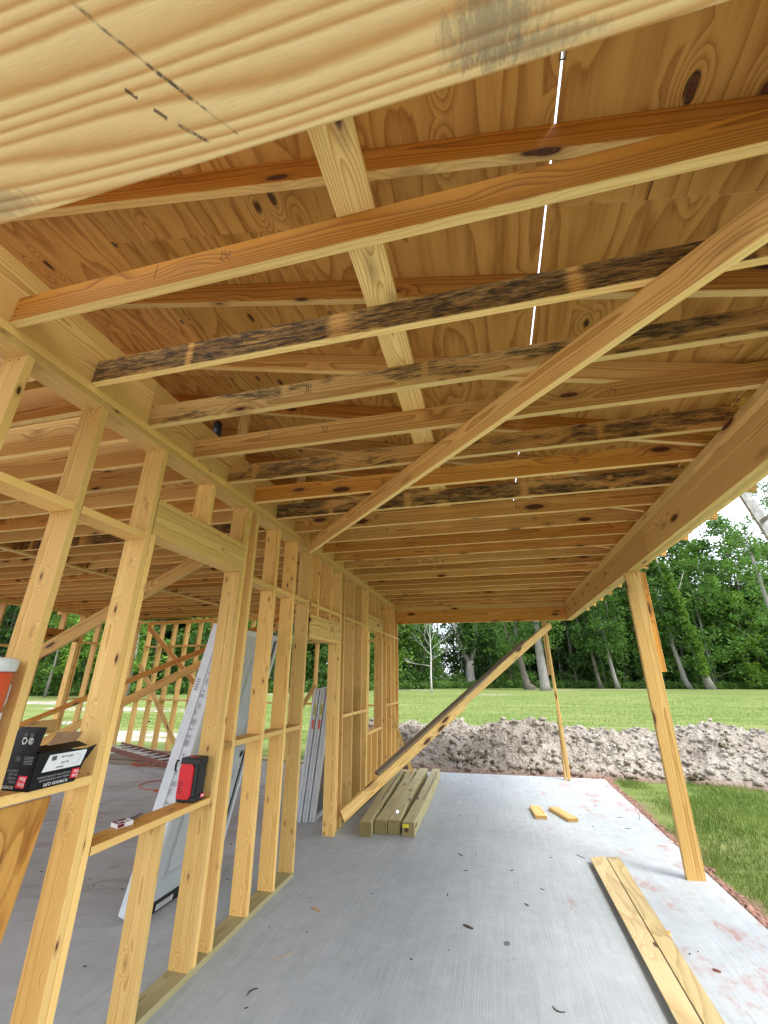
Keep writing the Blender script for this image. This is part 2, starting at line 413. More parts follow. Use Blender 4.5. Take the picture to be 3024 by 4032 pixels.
def leaf_mat(name, a, b, trans=0.35, scale=0.35):
    t = NT(name, 0.6, 0.25)
    o = t.obj()
    rnd = t.rnd()
    off = t.vm('MULTIPLY', t.com(rnd, rnd, rnd), (31.0, 17.0, 53.0))
    n1 = t.noise(t.vm('ADD', o, off), scale, 3.0, 0.6)
    n2 = t.noise(t.vm('ADD', o, off), 6.0, 2.0, 0.6)
    f = t.ma('ADD', t.ma('MULTIPLY', n1, 0.75), t.ma('MULTIPLY', n2, 0.35), clamp=True)
    c = t.mix(t.mr(f, 0.35, 0.72), a, b)
    ti = t.ma('ADD', t.ma('MULTIPLY', rnd, 0.55), 0.70)
    c = t.mix(1.0, c, t.com(ti, ti, t.ma('MULTIPLY', ti, 0.95)), 'MULTIPLY')
    t.base(c)
    tr = t.n('ShaderNodeBsdfTranslucent')
    t.put(tr.inputs['Color'], t.mix(1.0, c, (1.25, 1.35, 0.7), 'MULTIPLY'))
    mixs = t.n('ShaderNodeMixShader')
    mixs.inputs[0].default_value = trans
    t.t.links.new(t.b.outputs[0], mixs.inputs[1])
    t.t.links.new(tr.outputs[0], mixs.inputs[2])
    out = t.t.nodes['Material Output']
    t.t.links.new(mixs.outputs[0], out.inputs['Surface'])
    return t.m
LEAF = leaf_mat('broadleaf_foliage', (0.028, 0.078, 0.020), (0.13, 0.245, 0.05))
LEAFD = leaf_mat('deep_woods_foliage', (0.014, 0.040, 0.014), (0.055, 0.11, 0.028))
LEAFB = leaf_mat('bright_vine_foliage', (0.055, 0.125, 0.020), (0.17, 0.29, 0.045))
UNDER = leaf_mat('undergrowth_foliage', (0.045, 0.105, 0.028), (0.15, 0.26, 0.06), 0.35, 0.5)
LAWNM = leaf_mat('lawn_blades', (0.10, 0.165, 0.035), (0.21, 0.255, 0.08), 0.3, 0.5)
GRASSM = leaf_mat('grass_blades', (0.060, 0.115, 0.020), (0.16, 0.215, 0.05), 0.3, 1.2)

def bark_mat(name, a, b):
    t = NT(name, 0.9, 0.1)
    o = t.obj()
    n1 = t.noise(t.vm('MULTIPLY', o, (6.0, 6.0, 1.2)), 1.0, 5.0, 0.7)
    n2 = t.noise(o, 0.9, 4.0, 0.6)
    c = t.mix(t.mr(n1, 0.3, 0.7), a, b)
    c = t.mix(t.mr(n2, 0.55, 0.7, 0.0, 0.5), c, (0.07, 0.09, 0.045))
    t.base(c)
    t.bump(n1, 0.02, 0.5)
    return t.m
BARKP = bark_mat('pale_bark', (0.30, 0.285, 0.26), (0.15, 0.135, 0.12))
BARKD = bark_mat('grey_brown_bark', (0.19, 0.165, 0.14), (0.09, 0.075, 0.06))
BARKW = bark_mat('bleached_dead_wood', (0.62, 0.60, 0.58), (0.40, 0.38, 0.36))

# ------------------------------------------------------------------ object helpers
def link(name, me, mat=None, parent=None):
    o = bpy.data.objects.new(name, me)
    COL.objects.link(o)
    if mat is not None and me is not None and not me.materials:
        me.materials.append(mat)
    if parent is not None:
        o.parent = parent
    return o

def thing(name, label, cat, group=None, loc=(0, 0, 0)):
    o = bpy.data.objects.new(name, None)
    o.empty_display_size = 0.1
    o.location = loc
    COL.objects.link(o)
    tag(o, label, cat, group)
    return o

def tag(o, label, cat, group=None):
    o['label'] = label
    o['category'] = cat
    if group:
        o['group'] = group
    return o

def mesh(name, v, f, mat=None, smooth=False):
    me = bpy.data.meshes.new(name)
    me.from_pydata([tuple(q) for q in v], [], f)
    if mat is not None:
        me.materials.append(mat)
    if smooth:
        me.polygons.foreach_set('use_smooth', [True] * len(me.polygons))
    me.update()
    return me

_bc = {}
def board_mesh(L, Wd, T, mat, ch=0.0025):
    key = (round(L, 4), round(Wd, 4), round(T, 4), mat.name, ch)
    if key in _bc:
        return _bc[key]
    a, b, l = Wd / 2, T / 2, L / 2
    c = min(ch, a * 0.3, b * 0.3)
    sec = [(a - c, b), (a, b - c), (a, -b + c), (a - c, -b), (-a + c, -b), (-a, -b + c), (-a, b - c), (-a + c, b)]
    v = [(-l, y, z) for y, z in sec] + [(l, y, z) for y, z in sec]
    f = [(i, (i + 1) % 8, 8 + (i + 1) % 8, 8 + i) for i in range(8)]
    f += [tuple(range(7, -1, -1)), tuple(range(8, 16))]
    me = mesh('board', v, f, mat)
    _bc[key] = me
    return me

def place(o, p0, p1, n):
    """local X along p0->p1, local Z towards n (the board's thickness direction)"""
    p0, p1, n = Vector(p0), Vector(p1), Vector(n)
    x = (p1 - p0).normalized()
    z = (n - x * n.dot(x)).normalized()
    y = z.cross(x)
    mm = Matrix((x, y, z)).transposed().to_4x4()
    mm.translation = (p0 + p1) / 2
    o.matrix_world = mm

def board(name, p0, p1, Wd, T, n, mat, parent=None, tint=0.0, mold=0.0, knots=1.0, **kw):
    L = (Vector(p1) - Vector(p0)).length
    o = link(name, board_mesh(L, Wd, T, mat), None, parent)
    place(o, p0, p1, n)
    o['tint'] = float(tint)
    o['mold'] = float(mold)
    o['knots'] = float(knots)
    return o

def bx(name, x0, x1, y0, y1, z0, z1, mat, parent=None, tint=0.0, mold=0.0, knots=1.0):
    """axis-aligned board: the longest side is the grain direction, the shortest its thickness"""
    d = [x1 - x0, y1 - y0, z1 - z0]
    order = sorted(range(3), key=lambda i: d[i])
    T, Wd, L = (d[i] for i in order)
    c = [(x0 + x1) / 2, (y0 + y1) / 2, (z0 + z1) / 2]
    p0, p1 = list(c), list(c)
    p0[order[2]] -= L / 2
    p1[order[2]] += L / 2
    n = [0, 0, 0]; n[order[0]] = -1 if order[0] == 1 else 1
    return board(name, p0, p1, Wd, T, n, mat, parent, tint, mold, knots)

def tube(path, rad, seg=8, closed=False):
    """(verts, faces) of a tube along a polyline; rad a number or list"""
    v, f = [], []
    P = [Vector(q) for q in path]
    n = len(P)
    prev = None
    for i, q in enumerate(P):
        d = (P[min(i + 1, n - 1)] - P[max(i - 1, 0)]).normalized()
        a = prev if prev is not None else (Vector((0, 0, 1)) if abs(d.z) < 0.9 else Vector((1, 0, 0)))
        a = (a - d * a.dot(d))
        a = a.normalized() if a.length > 1e-6 else d.orthogonal().normalized()
        prev = a
        b = d.cross(a)
        r = rad[i] if isinstance(rad, (list, tuple)) else rad
        for k in range(seg):
            an = 2 * math.pi * k / seg
            v.append(q + (a * math.cos(an) + b * math.sin(an)) * r)
    for i in range(n - 1):
        for k in range(seg):
            k2 = (k + 1) % seg
            f.append((i * seg + k, i * seg + k2, (i + 1) * seg + k2, (i + 1) * seg + k))
    f.append(tuple(range(seg - 1, -1, -1)))
    f.append(tuple(range((n - 1) * seg, n * seg)))
    return v, f

def merge(parts):
    V, Fc = [], []
    for v, f in parts:
        o = len(V)
        V += list(v)
        Fc += [tuple(i + o for i in q) for q in f]
    return V, Fc

def boxvf(x0, x1, y0, y1, z0, z1):
    v = [(x, y, z) for x in (x0, x1) for y in (y0, y1) for z in (z0, z1)]
    f = [(0, 1, 3, 2), (4, 6, 7, 5), (0, 4, 5, 1), (2, 3, 7, 6), (0, 2, 6, 4), (1, 5, 7, 3)]
    return v, f

_txt = {}
def text(name, body, size, origin, right, upv, mat, parent=None, align='LEFT', thick=0.0003, sx=1.0):
    cu = bpy.data.curves.new(name, 'FONT')
    cu.body = body
    cu.size = size
    cu.align_x = align
    cu.extrude = thick
    cu.resolution_u = 2
    tmp = bpy.data.objects.new('tmp', cu)
    COL.objects.link(tmp)
    dg = bpy.context.evaluated_depsgraph_get()
    me = bpy.data.meshes.new_from_object(tmp.evaluated_get(dg))
    bpy.data.objects.remove(tmp)
    bpy.data.curves.remove(cu)
    if not len(me.vertices):
        return None
    me.materials.clear()
    me.materials.append(mat)
    o = link(name, me, None, parent)
    r, u = Vector(right).normalized(), Vector(upv).normalized()
    mm = Matrix((r * sx, u, r.cross(u))).transposed().to_4x4()
    mm.translation = Vector(origin)
    o.matrix_world = mm
    return o

# ================================================================== GROUND AND SLAB
ZG = -0.13
def grid_sheet(name, xs, ys, zf, mat):
    X, Y = np.meshgrid(xs, ys, indexing='ij')
    Z = zf(X, Y)
    nx, ny = X.shape
    v = np.stack([X.ravel(), Y.ravel(), Z.ravel()], 1)
    idx = np.arange(nx * ny).reshape(nx, ny)
    f = np.stack([idx[:-1, :-1].ravel(), idx[1:, :-1].ravel(), idx[1:, 1:].ravel(), idx[:-1, 1:].ravel()], 1)
    return mesh(name, v.tolist(), f.tolist(), mat, smooth=True)

def vnoise(seed, X, Y, sc, octv=4, rough=0.5):
    r = np.random.default_rng(seed)
    out = np.zeros_like(X, dtype=float); amp = 1.0; tot = 0
    for k in range(octv):
        tab = r.random((64, 64))
        u, w = X * sc + 100.3 * k, Y * sc + 57.1 * k
        i, j = np.floor(u).astype(int), np.floor(w).astype(int)
        fu, fv = u - i, w - j
        fu = fu * fu * (3 - 2 * fu); fv = fv * fv * (3 - 2 * fv)
        g = lambda a, b: tab[a % 64, b % 64]
        val = (g(i, j) * (1 - fu) + g(i + 1, j) * fu) * (1 - fv) + (g(i, j + 1) * (1 - fu) + g(i + 1, j + 1) * fu) * fv
        out += amp * (val - 0.5); tot += amp
        amp *= rough; sc *= 2.03
    return out / tot * 2

xs = np.unique(np.concatenate([-np.geomspace(12, 1500, 26)[::-1], np.arange(-12, 14, 0.5), np.geomspace(14, 1500, 26)]))
ys = np.unique(np.concatenate([-np.geomspace(6, 900, 14)[::-1], np.arange(-6, 30, 0.5), np.geomspace(30, 2500, 30)]))
def zg(X, Y):
    base = ZG + 0.05 * vnoise(3, X, Y, 0.15, 3) * np.clip((np.hypot(X, Y) - 12) / 10, 0, 1)
    return base
gme = grid_sheet('ground', xs, ys, zg, GROUND)
g = link('ground', gme)
g['kind'] = 'structure'

# slab: an outline extruded
def prism(name, pts, z0, z1, mat, bev=0.0):
    n = len(pts)
    v = [(x, y, z0) for x, y in pts] + [(x, y, z1) for x, y in pts]
    f = [tuple(range(n - 1, -1, -1)), tuple(range(n, 2 * n))]
    f += [(i, (i + 1) % n, n + (i + 1) % n, n + i) for i in range(n)]
    return mesh(name, v, f, mat)
slab_out = [(3.62, -3.5), (3.64, 3.8), (3.655, 8.80), (0.7, 8.64), (-0.2, 8.66), (-7.32, 9.50), (-7.32, -3.5)]
sm = prism('concrete_slab', slab_out, -0.35, 0.0, CONC)
bm = bmesh.new(); bm.from_mesh(sm)
bmesh.ops.bevel(bm, geom=[e for e in bm.edges if all(abs(w.co.z) < 1e-5 for w in e.verts)], offset=0.012, segments=2, affect='EDGES')
bm.to_mesh(sm); bm.free()
slab = link('slab', sm)
slab['kind'] = 'structure'

# ================================================================== PORCH ROOF
ZJ = 3.066
XB = 3.355
SP = 0.4064
roof = thing('roof_frame', 'bare pine roof frame of joists, rafters and plywood sheathing over the porch and house', 'roof frame')
moldj = {2: 1.0, 3: 0.6, 5: 0.58, 7: 0.78, 4: 0.05, 6: 0.12, 10: 0.3, 11: 0.25, 13: 0.2, 15: 0.15}
tintj = {1: 0.95, 2: 0.6, 3: 0.45, 4: 0.65, 5: 0.7, 6: 0.9, 7: 0.55, 8: 0.7, 9: 0.6}
for k in range(0, 21):
    y = k * SP
    if y > 8.2:
        break
    x1 = XB + 0.11
    board('ceiling_joist', (0.0, y + 0.019, ZJ + 0.07), (x1, y + 0.019, ZJ + 0.07), 0.14, 0.038, (0, -1, 0), PINE, roof,
          tint=tintj.get(k, random.uniform(0.45, 0.85)), mold=moldj.get(k, 0.0), knots=random.uniform(0.5, 1.0))
for yv in (8.346, 8.385):
    board('ceiling_joist', (0.0, yv + 0.019, ZJ + 0.07), (XB + 0.11, yv + 0.019, ZJ + 0.07), 0.14, 0.037, (0, -1, 0), PINE, roof, tint=0.7, knots=0.7)
# nail heads at the joist ends, pencil lines and grade stamps on the near joists
_pts, _ink = [], []
for k in range(1, 14):
    y = k * SP
    for z in (0.03, 0.07, 0.11):
        _pts.append((0.020 + random.uniform(-0.005, 0.005), y, ZJ + z + random.uniform(-0.006, 0.006)))
    if k < 10:
        xx = 0.55 + random.uniform(-0.05, 0.25)
        _ink.append(boxvf(xx, xx + 0.0022, y - 0.0006, y, ZJ + 0.05, ZJ + 0.125))
        for x_ in ((xx + random.uniform(0.25, 0.4),) if k < 3 else (xx + random.uniform(0.25, 0.4), 2.35 + random.uniform(-0.2, 0.3))):
            for r_ in range(4):
                for q in range(6):
                    if random.random() < 0.65:
                        _ink.append(boxvf(x_ + r_ * 0.012, x_ + r_ * 0.012 + 0.0055, y - 0.0006, y, ZJ + 0.055 + q * 0.010, ZJ + 0.061 + q * 0.010))
for nm_, pp_, mt_ in (('nail_heads', [boxvf(a - 0.0035, a + 0.0035, b - 0.001, b, c_ - 0.0035, c_ + 0.0035) for a, b, c_ in _pts], NAILM), ('grade_stamps', _ink, INK)):
    _v, _f = merge(pp_)
    o = link(nm_, mesh(nm_, _v, _f, mt_), None, roof)
    o['kind'] = 'stuff'
# band board on the wall, in butted lengths, the joists end on its face
ySeam = [-0.45, 1.204, 4.86, 8.46]
for a, b in zip(ySeam[:-1], ySeam[1:]):
    bx('band_board', -0.040, -0.002, a, b - 0.002, ZJ + 0.001, 3.372, PINE, roof, tint=0.30, knots=0.25)
# joists over the house, 12 inches apart
y = -0.26
k = 0
while y < 8.9:
    ylim = 8.5
    for (xa, xb) in ((-7.2, -3.50), (-3.70, -0.045)):
        dy = 0.0 if xa < -5 else 0.042
        md = 0.9 if abs(y + dy - 3.12) < 0.14 else 0.0
        board('house_joist', (xa, y + dy + 0.019, ZJ + 0.118), (xb, y + dy + 0.019, ZJ + 0.118), 0.235, 0.038, (0, -1, 0), PINE, roof,
              tint=random.uniform(0.35, 0.85), mold=md, knots=random.uniform(0.3, 1.0))
    y += 0.305
    k += 1
for (ya, yb) in ((-0.26, 3.2), (3.202, 6.3), (6.302, 9.0)):
    bx('ceiling_strap', -3.62, -3.53, ya, yb, ZJ - 0.020, ZJ - 0.001, PINE, roof, tint=0.1, knots=0.4)
bx('ceiling_strap', -1.55, -1.46, 4.2, 9.0, ZJ - 0.020, ZJ - 0.001, PINE, roof, tint=0.1, knots=0.4)

# strongback lying on the porch joists
for (ya, yb) in ((-0.1, 3.35), (3.352, 8.3)):
    bx('strongback', 1.477, 1.617, ya, yb, ZJ + 0.1405, ZJ + 0.178, PINE, roof, tint=0.12, knots=0.8)
# rafters: 3.963 = height of underside at x=0
SL = 0.2357
XR = -1.87
def zraf(x):
    return 2.963 + SL * (3.92 - x) if x >= XR else 2.963 + SL * (3.92 - (2 * XR - x))
nrm = Vector((SL, 0, 1)).normalized()
k = -1
rafts = []
while True:
    yy = 0.455 + 0.6096 * k
    if yy > 9.3:
        break
    c = yy + 0.019
    off = nrm * 0.07
    a = Vector((3.92, c, zraf(3.92))) + off
    b = Vector((XR, c, zraf(XR))) + off
    board('rafter', a, b, 0.14, 0.038, (0, -1, 0), PINE, roof, tint=random.uniform(0.45, 0.95), mold=0.0, knots=random.uniform(0.3, 0.9))
    nl = Vector((-SL, 0, 1)).normalized() * 0.07
    a2 = Vector((2 * XR - 3.92, c, zraf(3.92))) + nl
    b2 = Vector((XR, c, zraf(XR))) + nl
    board('rafter', a2, b2, 0.14, 0.038, (0, -1, 0), PINE, roof, tint=random.uniform(0.4, 0.9), knots=0.4)
    rafts.append(yy)
    k += 1
bx('ridge_board', XR - 0.019, XR + 0.019, -0.3, 9.4, zraf(XR) + 0.155, zraf(XR) + 0.30, PINE, roof, tint=0.4)
# sheathing panels: courses 1.19 m wide along the slope, panels 2.44 long in Y
seams = [3.945, 3.452, 2.270, 1.090, -0.090, -1.265, XR]
gaps = {2.270: 0.0036, 1.090: 0.0012, -0.090: 0.0016, 3.452: 0.0022, -1.265: 0.001}
def panel(xa, xb, ya, yb, left=False):
    """panel between slope positions xa>xb"""
    z0 = 2.963 + 0.1445
    f = lambda x: z0 + SL * (3.92 - x) + 0.0065
    pa = Vector((xa, 0, f(xa))); pb = Vector((xb, 0, f(xb)))
    wd = (pa - pb).length
    if left:
        pa.x, pb.x = 2 * XR - pa.x, 2 * XR - pb.x
    cen = (pa + pb) / 2
    nn = Vector((-SL if left else SL, 0, 1))
    o = link('sheathing_panel', board_mesh(yb - ya, wd, 0.0119, PLY, 0.0005), None, roof)
    place(o, (cen.x, ya, cen.z), (cen.x, yb, cen.z), nn)
for i in range(len(seams) - 1):
    xa, xb = seams[i], seams[i + 1]
    ga, gb = gaps.get(xa, 0.0015) , gaps.get(xb, 0.0015)
    st = -0.46 - (1.2192 if i % 2 else 0)
    ya = st
    while ya < 9.35:
        y0 = max(ya, -0.46)
        y1 = min(ya + 2.4384 - 0.003, 9.40)
        if y1 - y0 > 0.2:
            panel(xa - ga, xb + gb, y0, y1)
            if xa <= 3.945:
                panel(xa - ga, xb + gb, y0, y1, True)
        ya += 2.4384
# little steel H clips bridging the open seams between rafters
for sx_, lst in ((2.270, (0.27, 3.22, 4.4)), (1.090, (1.3, 2.6)), (-0.090, (0.76, 1.36, 2.0, 2.6, 3.2)), (3.452, (2.0, 3.2, 4.4))):
    for yv in lst:
        zc = 2.963 + 0.1445 + SL * (3.92 - sx_)
        v, f = merge([boxvf(-0.010, 0.010, -0.016, -0.013, -0.0025, 0.001), boxvf(-0.010, 0.010, 0.013, 0.016, -0.0025, 0.001),
                      boxvf(-0.0015, 0.0015, -0.013, 0.013, -0.003, -0.001), boxvf(-0.010, -0.008, -0.013, 0.013, -0.0025, 0.0), boxvf(0.008, 0.010, -0.013, 0.013, -0.0025, 0.0)])
        o = link('panel_clip', mesh('panel_clip', v, f, NAILM), None, roof)
        o.location = (sx_, yv, zc - 0.001)
        o.rotation_euler = (0, math.atan(SL), 0)
# short kickers from the plate up to the rafters behind the band
for yv in (2.285, 3.504, 4.723, 5.942):
    bx('kicker', -0.135, -0.046, yv - 0.039, yv - 0.001, 3.31, 4.0, PINE, roof, tint=0.2, knots=0.3)

# ================================================================== BEAMS
def beam(name, label, plies, parent=None):
    t = thing(name, label, 'beam')
    for a in plies:
        bx('ply', *a[:6], PINE, t, tint=a[6], knots=a[7])
    return t
rb = beam('porch_beam', 'long doubled pine beam carrying the outer ends of the porch joists above the leaning post', [
    (XB, XB + 0.0375, -0.40, 3.62, 2.71, 2.970, 0.30, 0.8), (XB, XB + 0.0375, 3.622, 8.46, 2.71, 2.970, 0.35, 0.8),
    (XB + 0.0385, XB + 0.076, -0.40, 5.1, 2.711, 2.970, 0.2, 0.5), (XB + 0.0385, XB + 0.076, 5.102, 8.46, 2.711, 2.970, 0.2, 0.5),
    (XB + 0.077, XB + 0.114, -0.40, 4.0, 2.710, 2.970, 0.15, 0.5), (XB + 0.077, XB + 0.114, 4.002, 8.46, 2.710, 2.970, 0.15, 0.5),
    (XB + 0.002, XB + 0.112, -0.40, 2.5, 2.972, 3.018, 0.45, 0.9), (XB + 0.002, XB + 0.112, 2.502, 5.6, 2.972, 3.018, 0.35, 0.9),
    (XB + 0.002, XB + 0.112, 5.602, 8.46, 2.972, 3.018, 0.45, 0.9),
    (XB + 0.001, XB + 0.113, -0.40, 3.1, 3.0185, 3.065, 0.45, 0.9), (XB + 0.001, XB + 0.113, 3.102, 8.46, 3.0185, 3.065, 0.35, 0.9)])
fb = beam('far_end_beam', 'pine beam across the far end of the porch from wall corner to long beam', [
    (0.002, XB - 0.002, 8.346, 8.384, 2.71, 2.970, 0.75, 0.9), (0.002, XB - 0.002, 8.385, 8.423, 2.711, 2.970, 0.5, 0.5),
    (0.002, XB - 0.002, 8.346, 8.44, 2.972, 3.064, 0.65, 0.9)])
# ================================================================== NEAR OVERHEAD BEAM (pale, wide, stained)
def bigpine():
    t = NT('near_beam_pine', 0.6, 0.25)
    o = t.obj()
    x, y, z = t.sep(o)
    w = t.noise(t.vm('MULTIPLY', o, (0.9, 5.0, 1)), 1.0, 1.0)
    w2 = t.noise(t.vm('MULTIPLY', o, (5.0, 14.0, 1)), 1.0, 2.0, 0.5)
    f = t.ma('ADD', t.ma('ADD', t.ma('MULTIPLY', y, 34.0), t.ma('MULTIPLY', w, 1.8)), t.ma('MULTIPLY', w2, 0.18))
    f = t.ma('ADD', f, t.ma('MULTIPLY', t.ma('MULTIPLY', x, x), 1.4))
    f = t.ma('ADD', f, t.ma('MULTIPLY', t.ma('SINE', t.ma('MULTIPLY', y, 55.0)), 0.35))
    ph = t.ma('FRACT', f)
    late = t.ma('MULTIPLY', t.ma('POWER', ph, 1.6), t.mr(ph, 1.0, 0.66, 0.0, 1.0, True))
    fib = t.noise(t.vm('MULTIPLY', o, (22, 520, 40)), 1.0, 4.0, 0.8)
    spk = t.noise(t.vm('MULTIPLY', o, (60, 260, 1)), 1.0, 4.0, 0.8)
    tone = t.noise(t.vm('MULTIPLY', o, (2, 9, 1)), 1.0, 3.0)
    c = t.mix(tone, (0.87, 0.665, 0.345), (0.82, 0.56, 0.235))
    c = t.mix(t.ma('MULTIPLY', late, 1.75, clamp=True), c, (0.58, 0.30, 0.095))
    k = t.ma('MULTIPLY', t.mr(fib, 0.3, 0.7, 0.88, 1.07), t.mr(spk, 0.6, 0.78, 1.0, 0.72))
    c = t.mix(1.0, c, t.com(k, k, k), 'MULTIPLY')
    # dark pencil-like mark and bark streaks crossing the grain
    def streak(x0, y0, x1, y1, wd, lo, hi, col, c, n=34.0, amt=0.95):
        dx, dy = x1 - x0, y1 - y0
        L = math.hypot(dx, dy)
        ux, uy = dx / L, dy / L
        px, py = t.ma('SUBTRACT', x, x0), t.ma('SUBTRACT', y, y0)
        al = t.ma('DIVIDE', t.ma('ADD', t.ma('MULTIPLY', px, ux), t.ma('MULTIPLY', py, uy)), L)
        nzz = t.noise(o, n, 4.0, 0.7)
        ac = t.ma('ADD', t.ma('SUBTRACT', t.ma('MULTIPLY', px, uy), t.ma('MULTIPLY', py, ux)), t.ma('MULTIPLY', t.ma('SUBTRACT', nzz, 0.5), wd * 1.2))
        ins = t.ma('MULTIPLY', t.mr(al, -0.02, 0.06), t.mr(al, 1.03, 0.9))
        mk = t.ma('MULTIPLY', t.mr(t.ma('ABSOLUTE', ac), wd, wd * 0.35), ins)
        gate = t.mr(t.noise(o, n * 1.7, 5.0, 0.75), lo, hi, 0.25, 1.0)
        return t.mix(t.ma('MULTIPLY', t.ma('MULTIPLY', mk, gate), amt), c, col)
    for s_ in NB_STREAKS:
        c = streak(*s_[:7], s_[7], c, amt=s_[8])
    # grey blotch
    bxn = t.noise(t.vm('MULTIPLY', o, (55, 18, 1)), 1.0, 6.0, 0.8)
    for (cx, cy, rx, ry, am) in NB_BLOTS:
        dx = t.ma('DIVIDE', t.ma('SUBTRACT', x, cx), rx); dy = t.ma('DIVIDE', t.ma('SUBTRACT', y, cy), ry)
        d = t.ma('ADD', t.ma('ADD', t.ma('MULTIPLY', dx, dx), t.ma('MULTIPLY', dy, dy)), t.ma('MULTIPLY', t.ma('SUBTRACT', bxn, 0.5), 3.6))
        c = t.mix(t.mr(d, 1.2, 0.0, 0.0, am, True), c, (0.16, 0.135, 0.095))
    t.base(c)
    t.bump(t.ma('ADD', late, t.ma('MULTIPLY', fib, 0.3)), 0.0015, 0.4)
    return t.m

NBX, NBY = 1.70, -0.226
def _nb(pts):
    return [(a - NBX, b - NBY) for a, b in pts]
_l = _nb([(1.285, -0.37), (1.342, -0.283), (1.38, -0.23), (1.423, -0.175), (1.478, -0.104)])
_k = _nb([(1.303, -0.222), (1.318, -0.204), (1.335, -0.183), (1.352, -0.163), (1.365, -0.15), (1.41, -0.108)])
DK = (0.045, 0.042, 0.03)
BR = (0.09, 0.045, 0.025)
NB_STREAKS = [(*_l[0], *_l[1], 0.0045, 0.45, 0.60, DK, 0.75), (*_l[1], *_l[2], 0.0045, 0.42, 0.58, DK, 0.85),
              (*_l[2], *_l[3], 0.0050, 0.38, 0.52, DK, 0.95), (*_l[3], *_l[4], 0.0035, 0.45, 0.58, DK, 0.7),
              (*_k[0], *_k[1], 0.0050, 0.30, 0.45, BR, 0.9), (*_k[2], *_k[3], 0.0055, 0.35, 0.5, BR, 0.9), (*_k[4], *_k[5], 0.0050, 0.35, 0.5, DK, 0.85)]
NB_BLOTS = [(*_nb([(1.985, -0.14)])[0], 0.10, 0.055, 0.62), (*_nb([(2.06, -0.10)])[0], 0.13, 0.022, 0.5), (*_nb([(0.83, -0.115)])[0], 0.13, 0.035, 0.45)]
BIGPINE = bigpine()
nbt = thing('near_beam', 'wide pale beam low overhead at the top, with dark streak across its grain', 'beam')
o = link('soffit_board', board_mesh(3.344, 0.300, 0.038, BIGPINE, 0.005), None, nbt)
place(o, (0.028, NBY, 2.729), (3.372 - 0.02, NBY, 2.729), (0, 0, 1))
bx('side_ply', 0.005, 3.35, -0.374, -0.337, 2.749, 3.02, PINE, nbt, tint=0.2)
bx('side_ply', 0.005, 3.35, -0.117, -0.079, 2.749, 3.02, PINE, nbt, tint=0.2)

# ================================================================== PORCH STUD WALL
PB, PT = 0.0385, 2.986
wall = thing('porch_wall', 'long open stud wall of yellow pine between porch slab and house, with window and door openings', 'stud wall')
def stud(yt, yb, z0=PB, z1=PT, X0=-0.14, X1=0.0, par=wall, mat=SPRUCE, tint=None, name='stud', k=None):
    f = lambda z: yb + (yt - yb) * z / PT
    return board(name, ((X0 + X1) / 2, f(z0) + 0.019, z0), ((X0 + X1) / 2, f(z1) + 0.019, z1), X1 - X0, 0.038, (0, -1, 0), mat, par,
                 tint=random.uniform(0.0, 0.45) if tint is None else tint, knots=random.uniform(0.35, 0.8) if k is None else k)
full = [(0.105, 0.115), (0.511, 0.525), (0.913, 0.925), (1.371, 1.378), (2.400, 2.412), (2.522, 2.575), (2.937, 3.012), (3.335, 3.414), (3.709, 3.778),
        (4.770, 4.905), (4.900, 5.065), (5.330, 5.445), (5.715, 5.880), (6.075, 6.125), (7.075, 7.095), (7.340, 7.395), (7.705, 7.785), (8.085, 8.110), (8.405, 8.425)]
for a, b in full:
    stud(a, b)
# cripples, jacks
stud(1.4115, 1.419, PB, 2.440)
stud(2.360, 2.372, PB, 2.440, tint=0.25)
stud(2.359, 2.362, 2.670, PT)
stud(1.882, 1.884, 2.670, PT)
stud(1.905, 1.935, PB, 0.880, tint=0.05, k=0.9)
stud(4.715, 4.855, 0.002, 2.055)
for yv in (3.99, 4.385):
    stud(yv, yv + 0.03, 2.308, PT)
stud(6.118, 6.165, PB, 2.395)
stud(7.035, 7.056, PB, 2.395)
for yv in (6.55, 6.87):
    stud(yv, yv, 2.63, PT)
for yv in (6.40, 6.75):
    stud(yv, yv, PB, 0.862)
def flat(y0, y1, z0, z1, tint=None, x0=-0.14, x1=0.0, name='blocking', par=wall, mat=SPRUCE, k=0.4):
    return bx(name, x0, x1, y0, y1, z0, z1, mat, par, tint=random.uniform(0.0, 0.4) if tint is None else tint, knots=k)
def yat(p, z):
    return p[1] + (p[0] - p[1]) * z / PT
S_ = dict(zip(['z', 'a', 'b', 'c', 'd', 'e', 'f', 'g', 'h', 'i', 'j', 'k', 'l', 'm', 'n', 'o', 'p', 'q', 'r'], full))
def blk(p, q, z0):
    flat(yat(p, z0) + 0.0395, yat(q, z0) - 0.0015, z0, z0 + 0.038)
for p, q in (('z', 'a'), ('a', 'b'), ('b', 'c'), ('e', 'f'), ('f', 'g'), ('g', 'h'), ('i', 'j'), ('j', 'k'), ('k', 'l'), ('l', 'm'), ('n', 'o'), ('o', 'p'), ('p', 'q'), ('q', 'r')):
    if (p, q) == ('i', 'j'):
        flat(yat(full[9], 2.4) + 0.0395, yat(full[10], 2.4) - 0.001, 2.395, 2.433)
        continue
    blk(S_[p], S_[q], 2.400)
flat(3.80, 3.99, 2.395, 2.433); flat(4.035, 4.385, 2.395, 2.433); flat(4.43, 4.79, 2.395, 2.433)
for p, q in (('a', 'b'), ('b', 'c'), ('d', 'e'), ('e', 'f'), ('f', 'g'), ('g', 'h'), ('j', 'k'), ('k', 'l'), ('l', 'm'), ('o', 'p'), ('p', 'q'), ('q', 'r')):
    blk(S_[p], S_[q], 1.184)
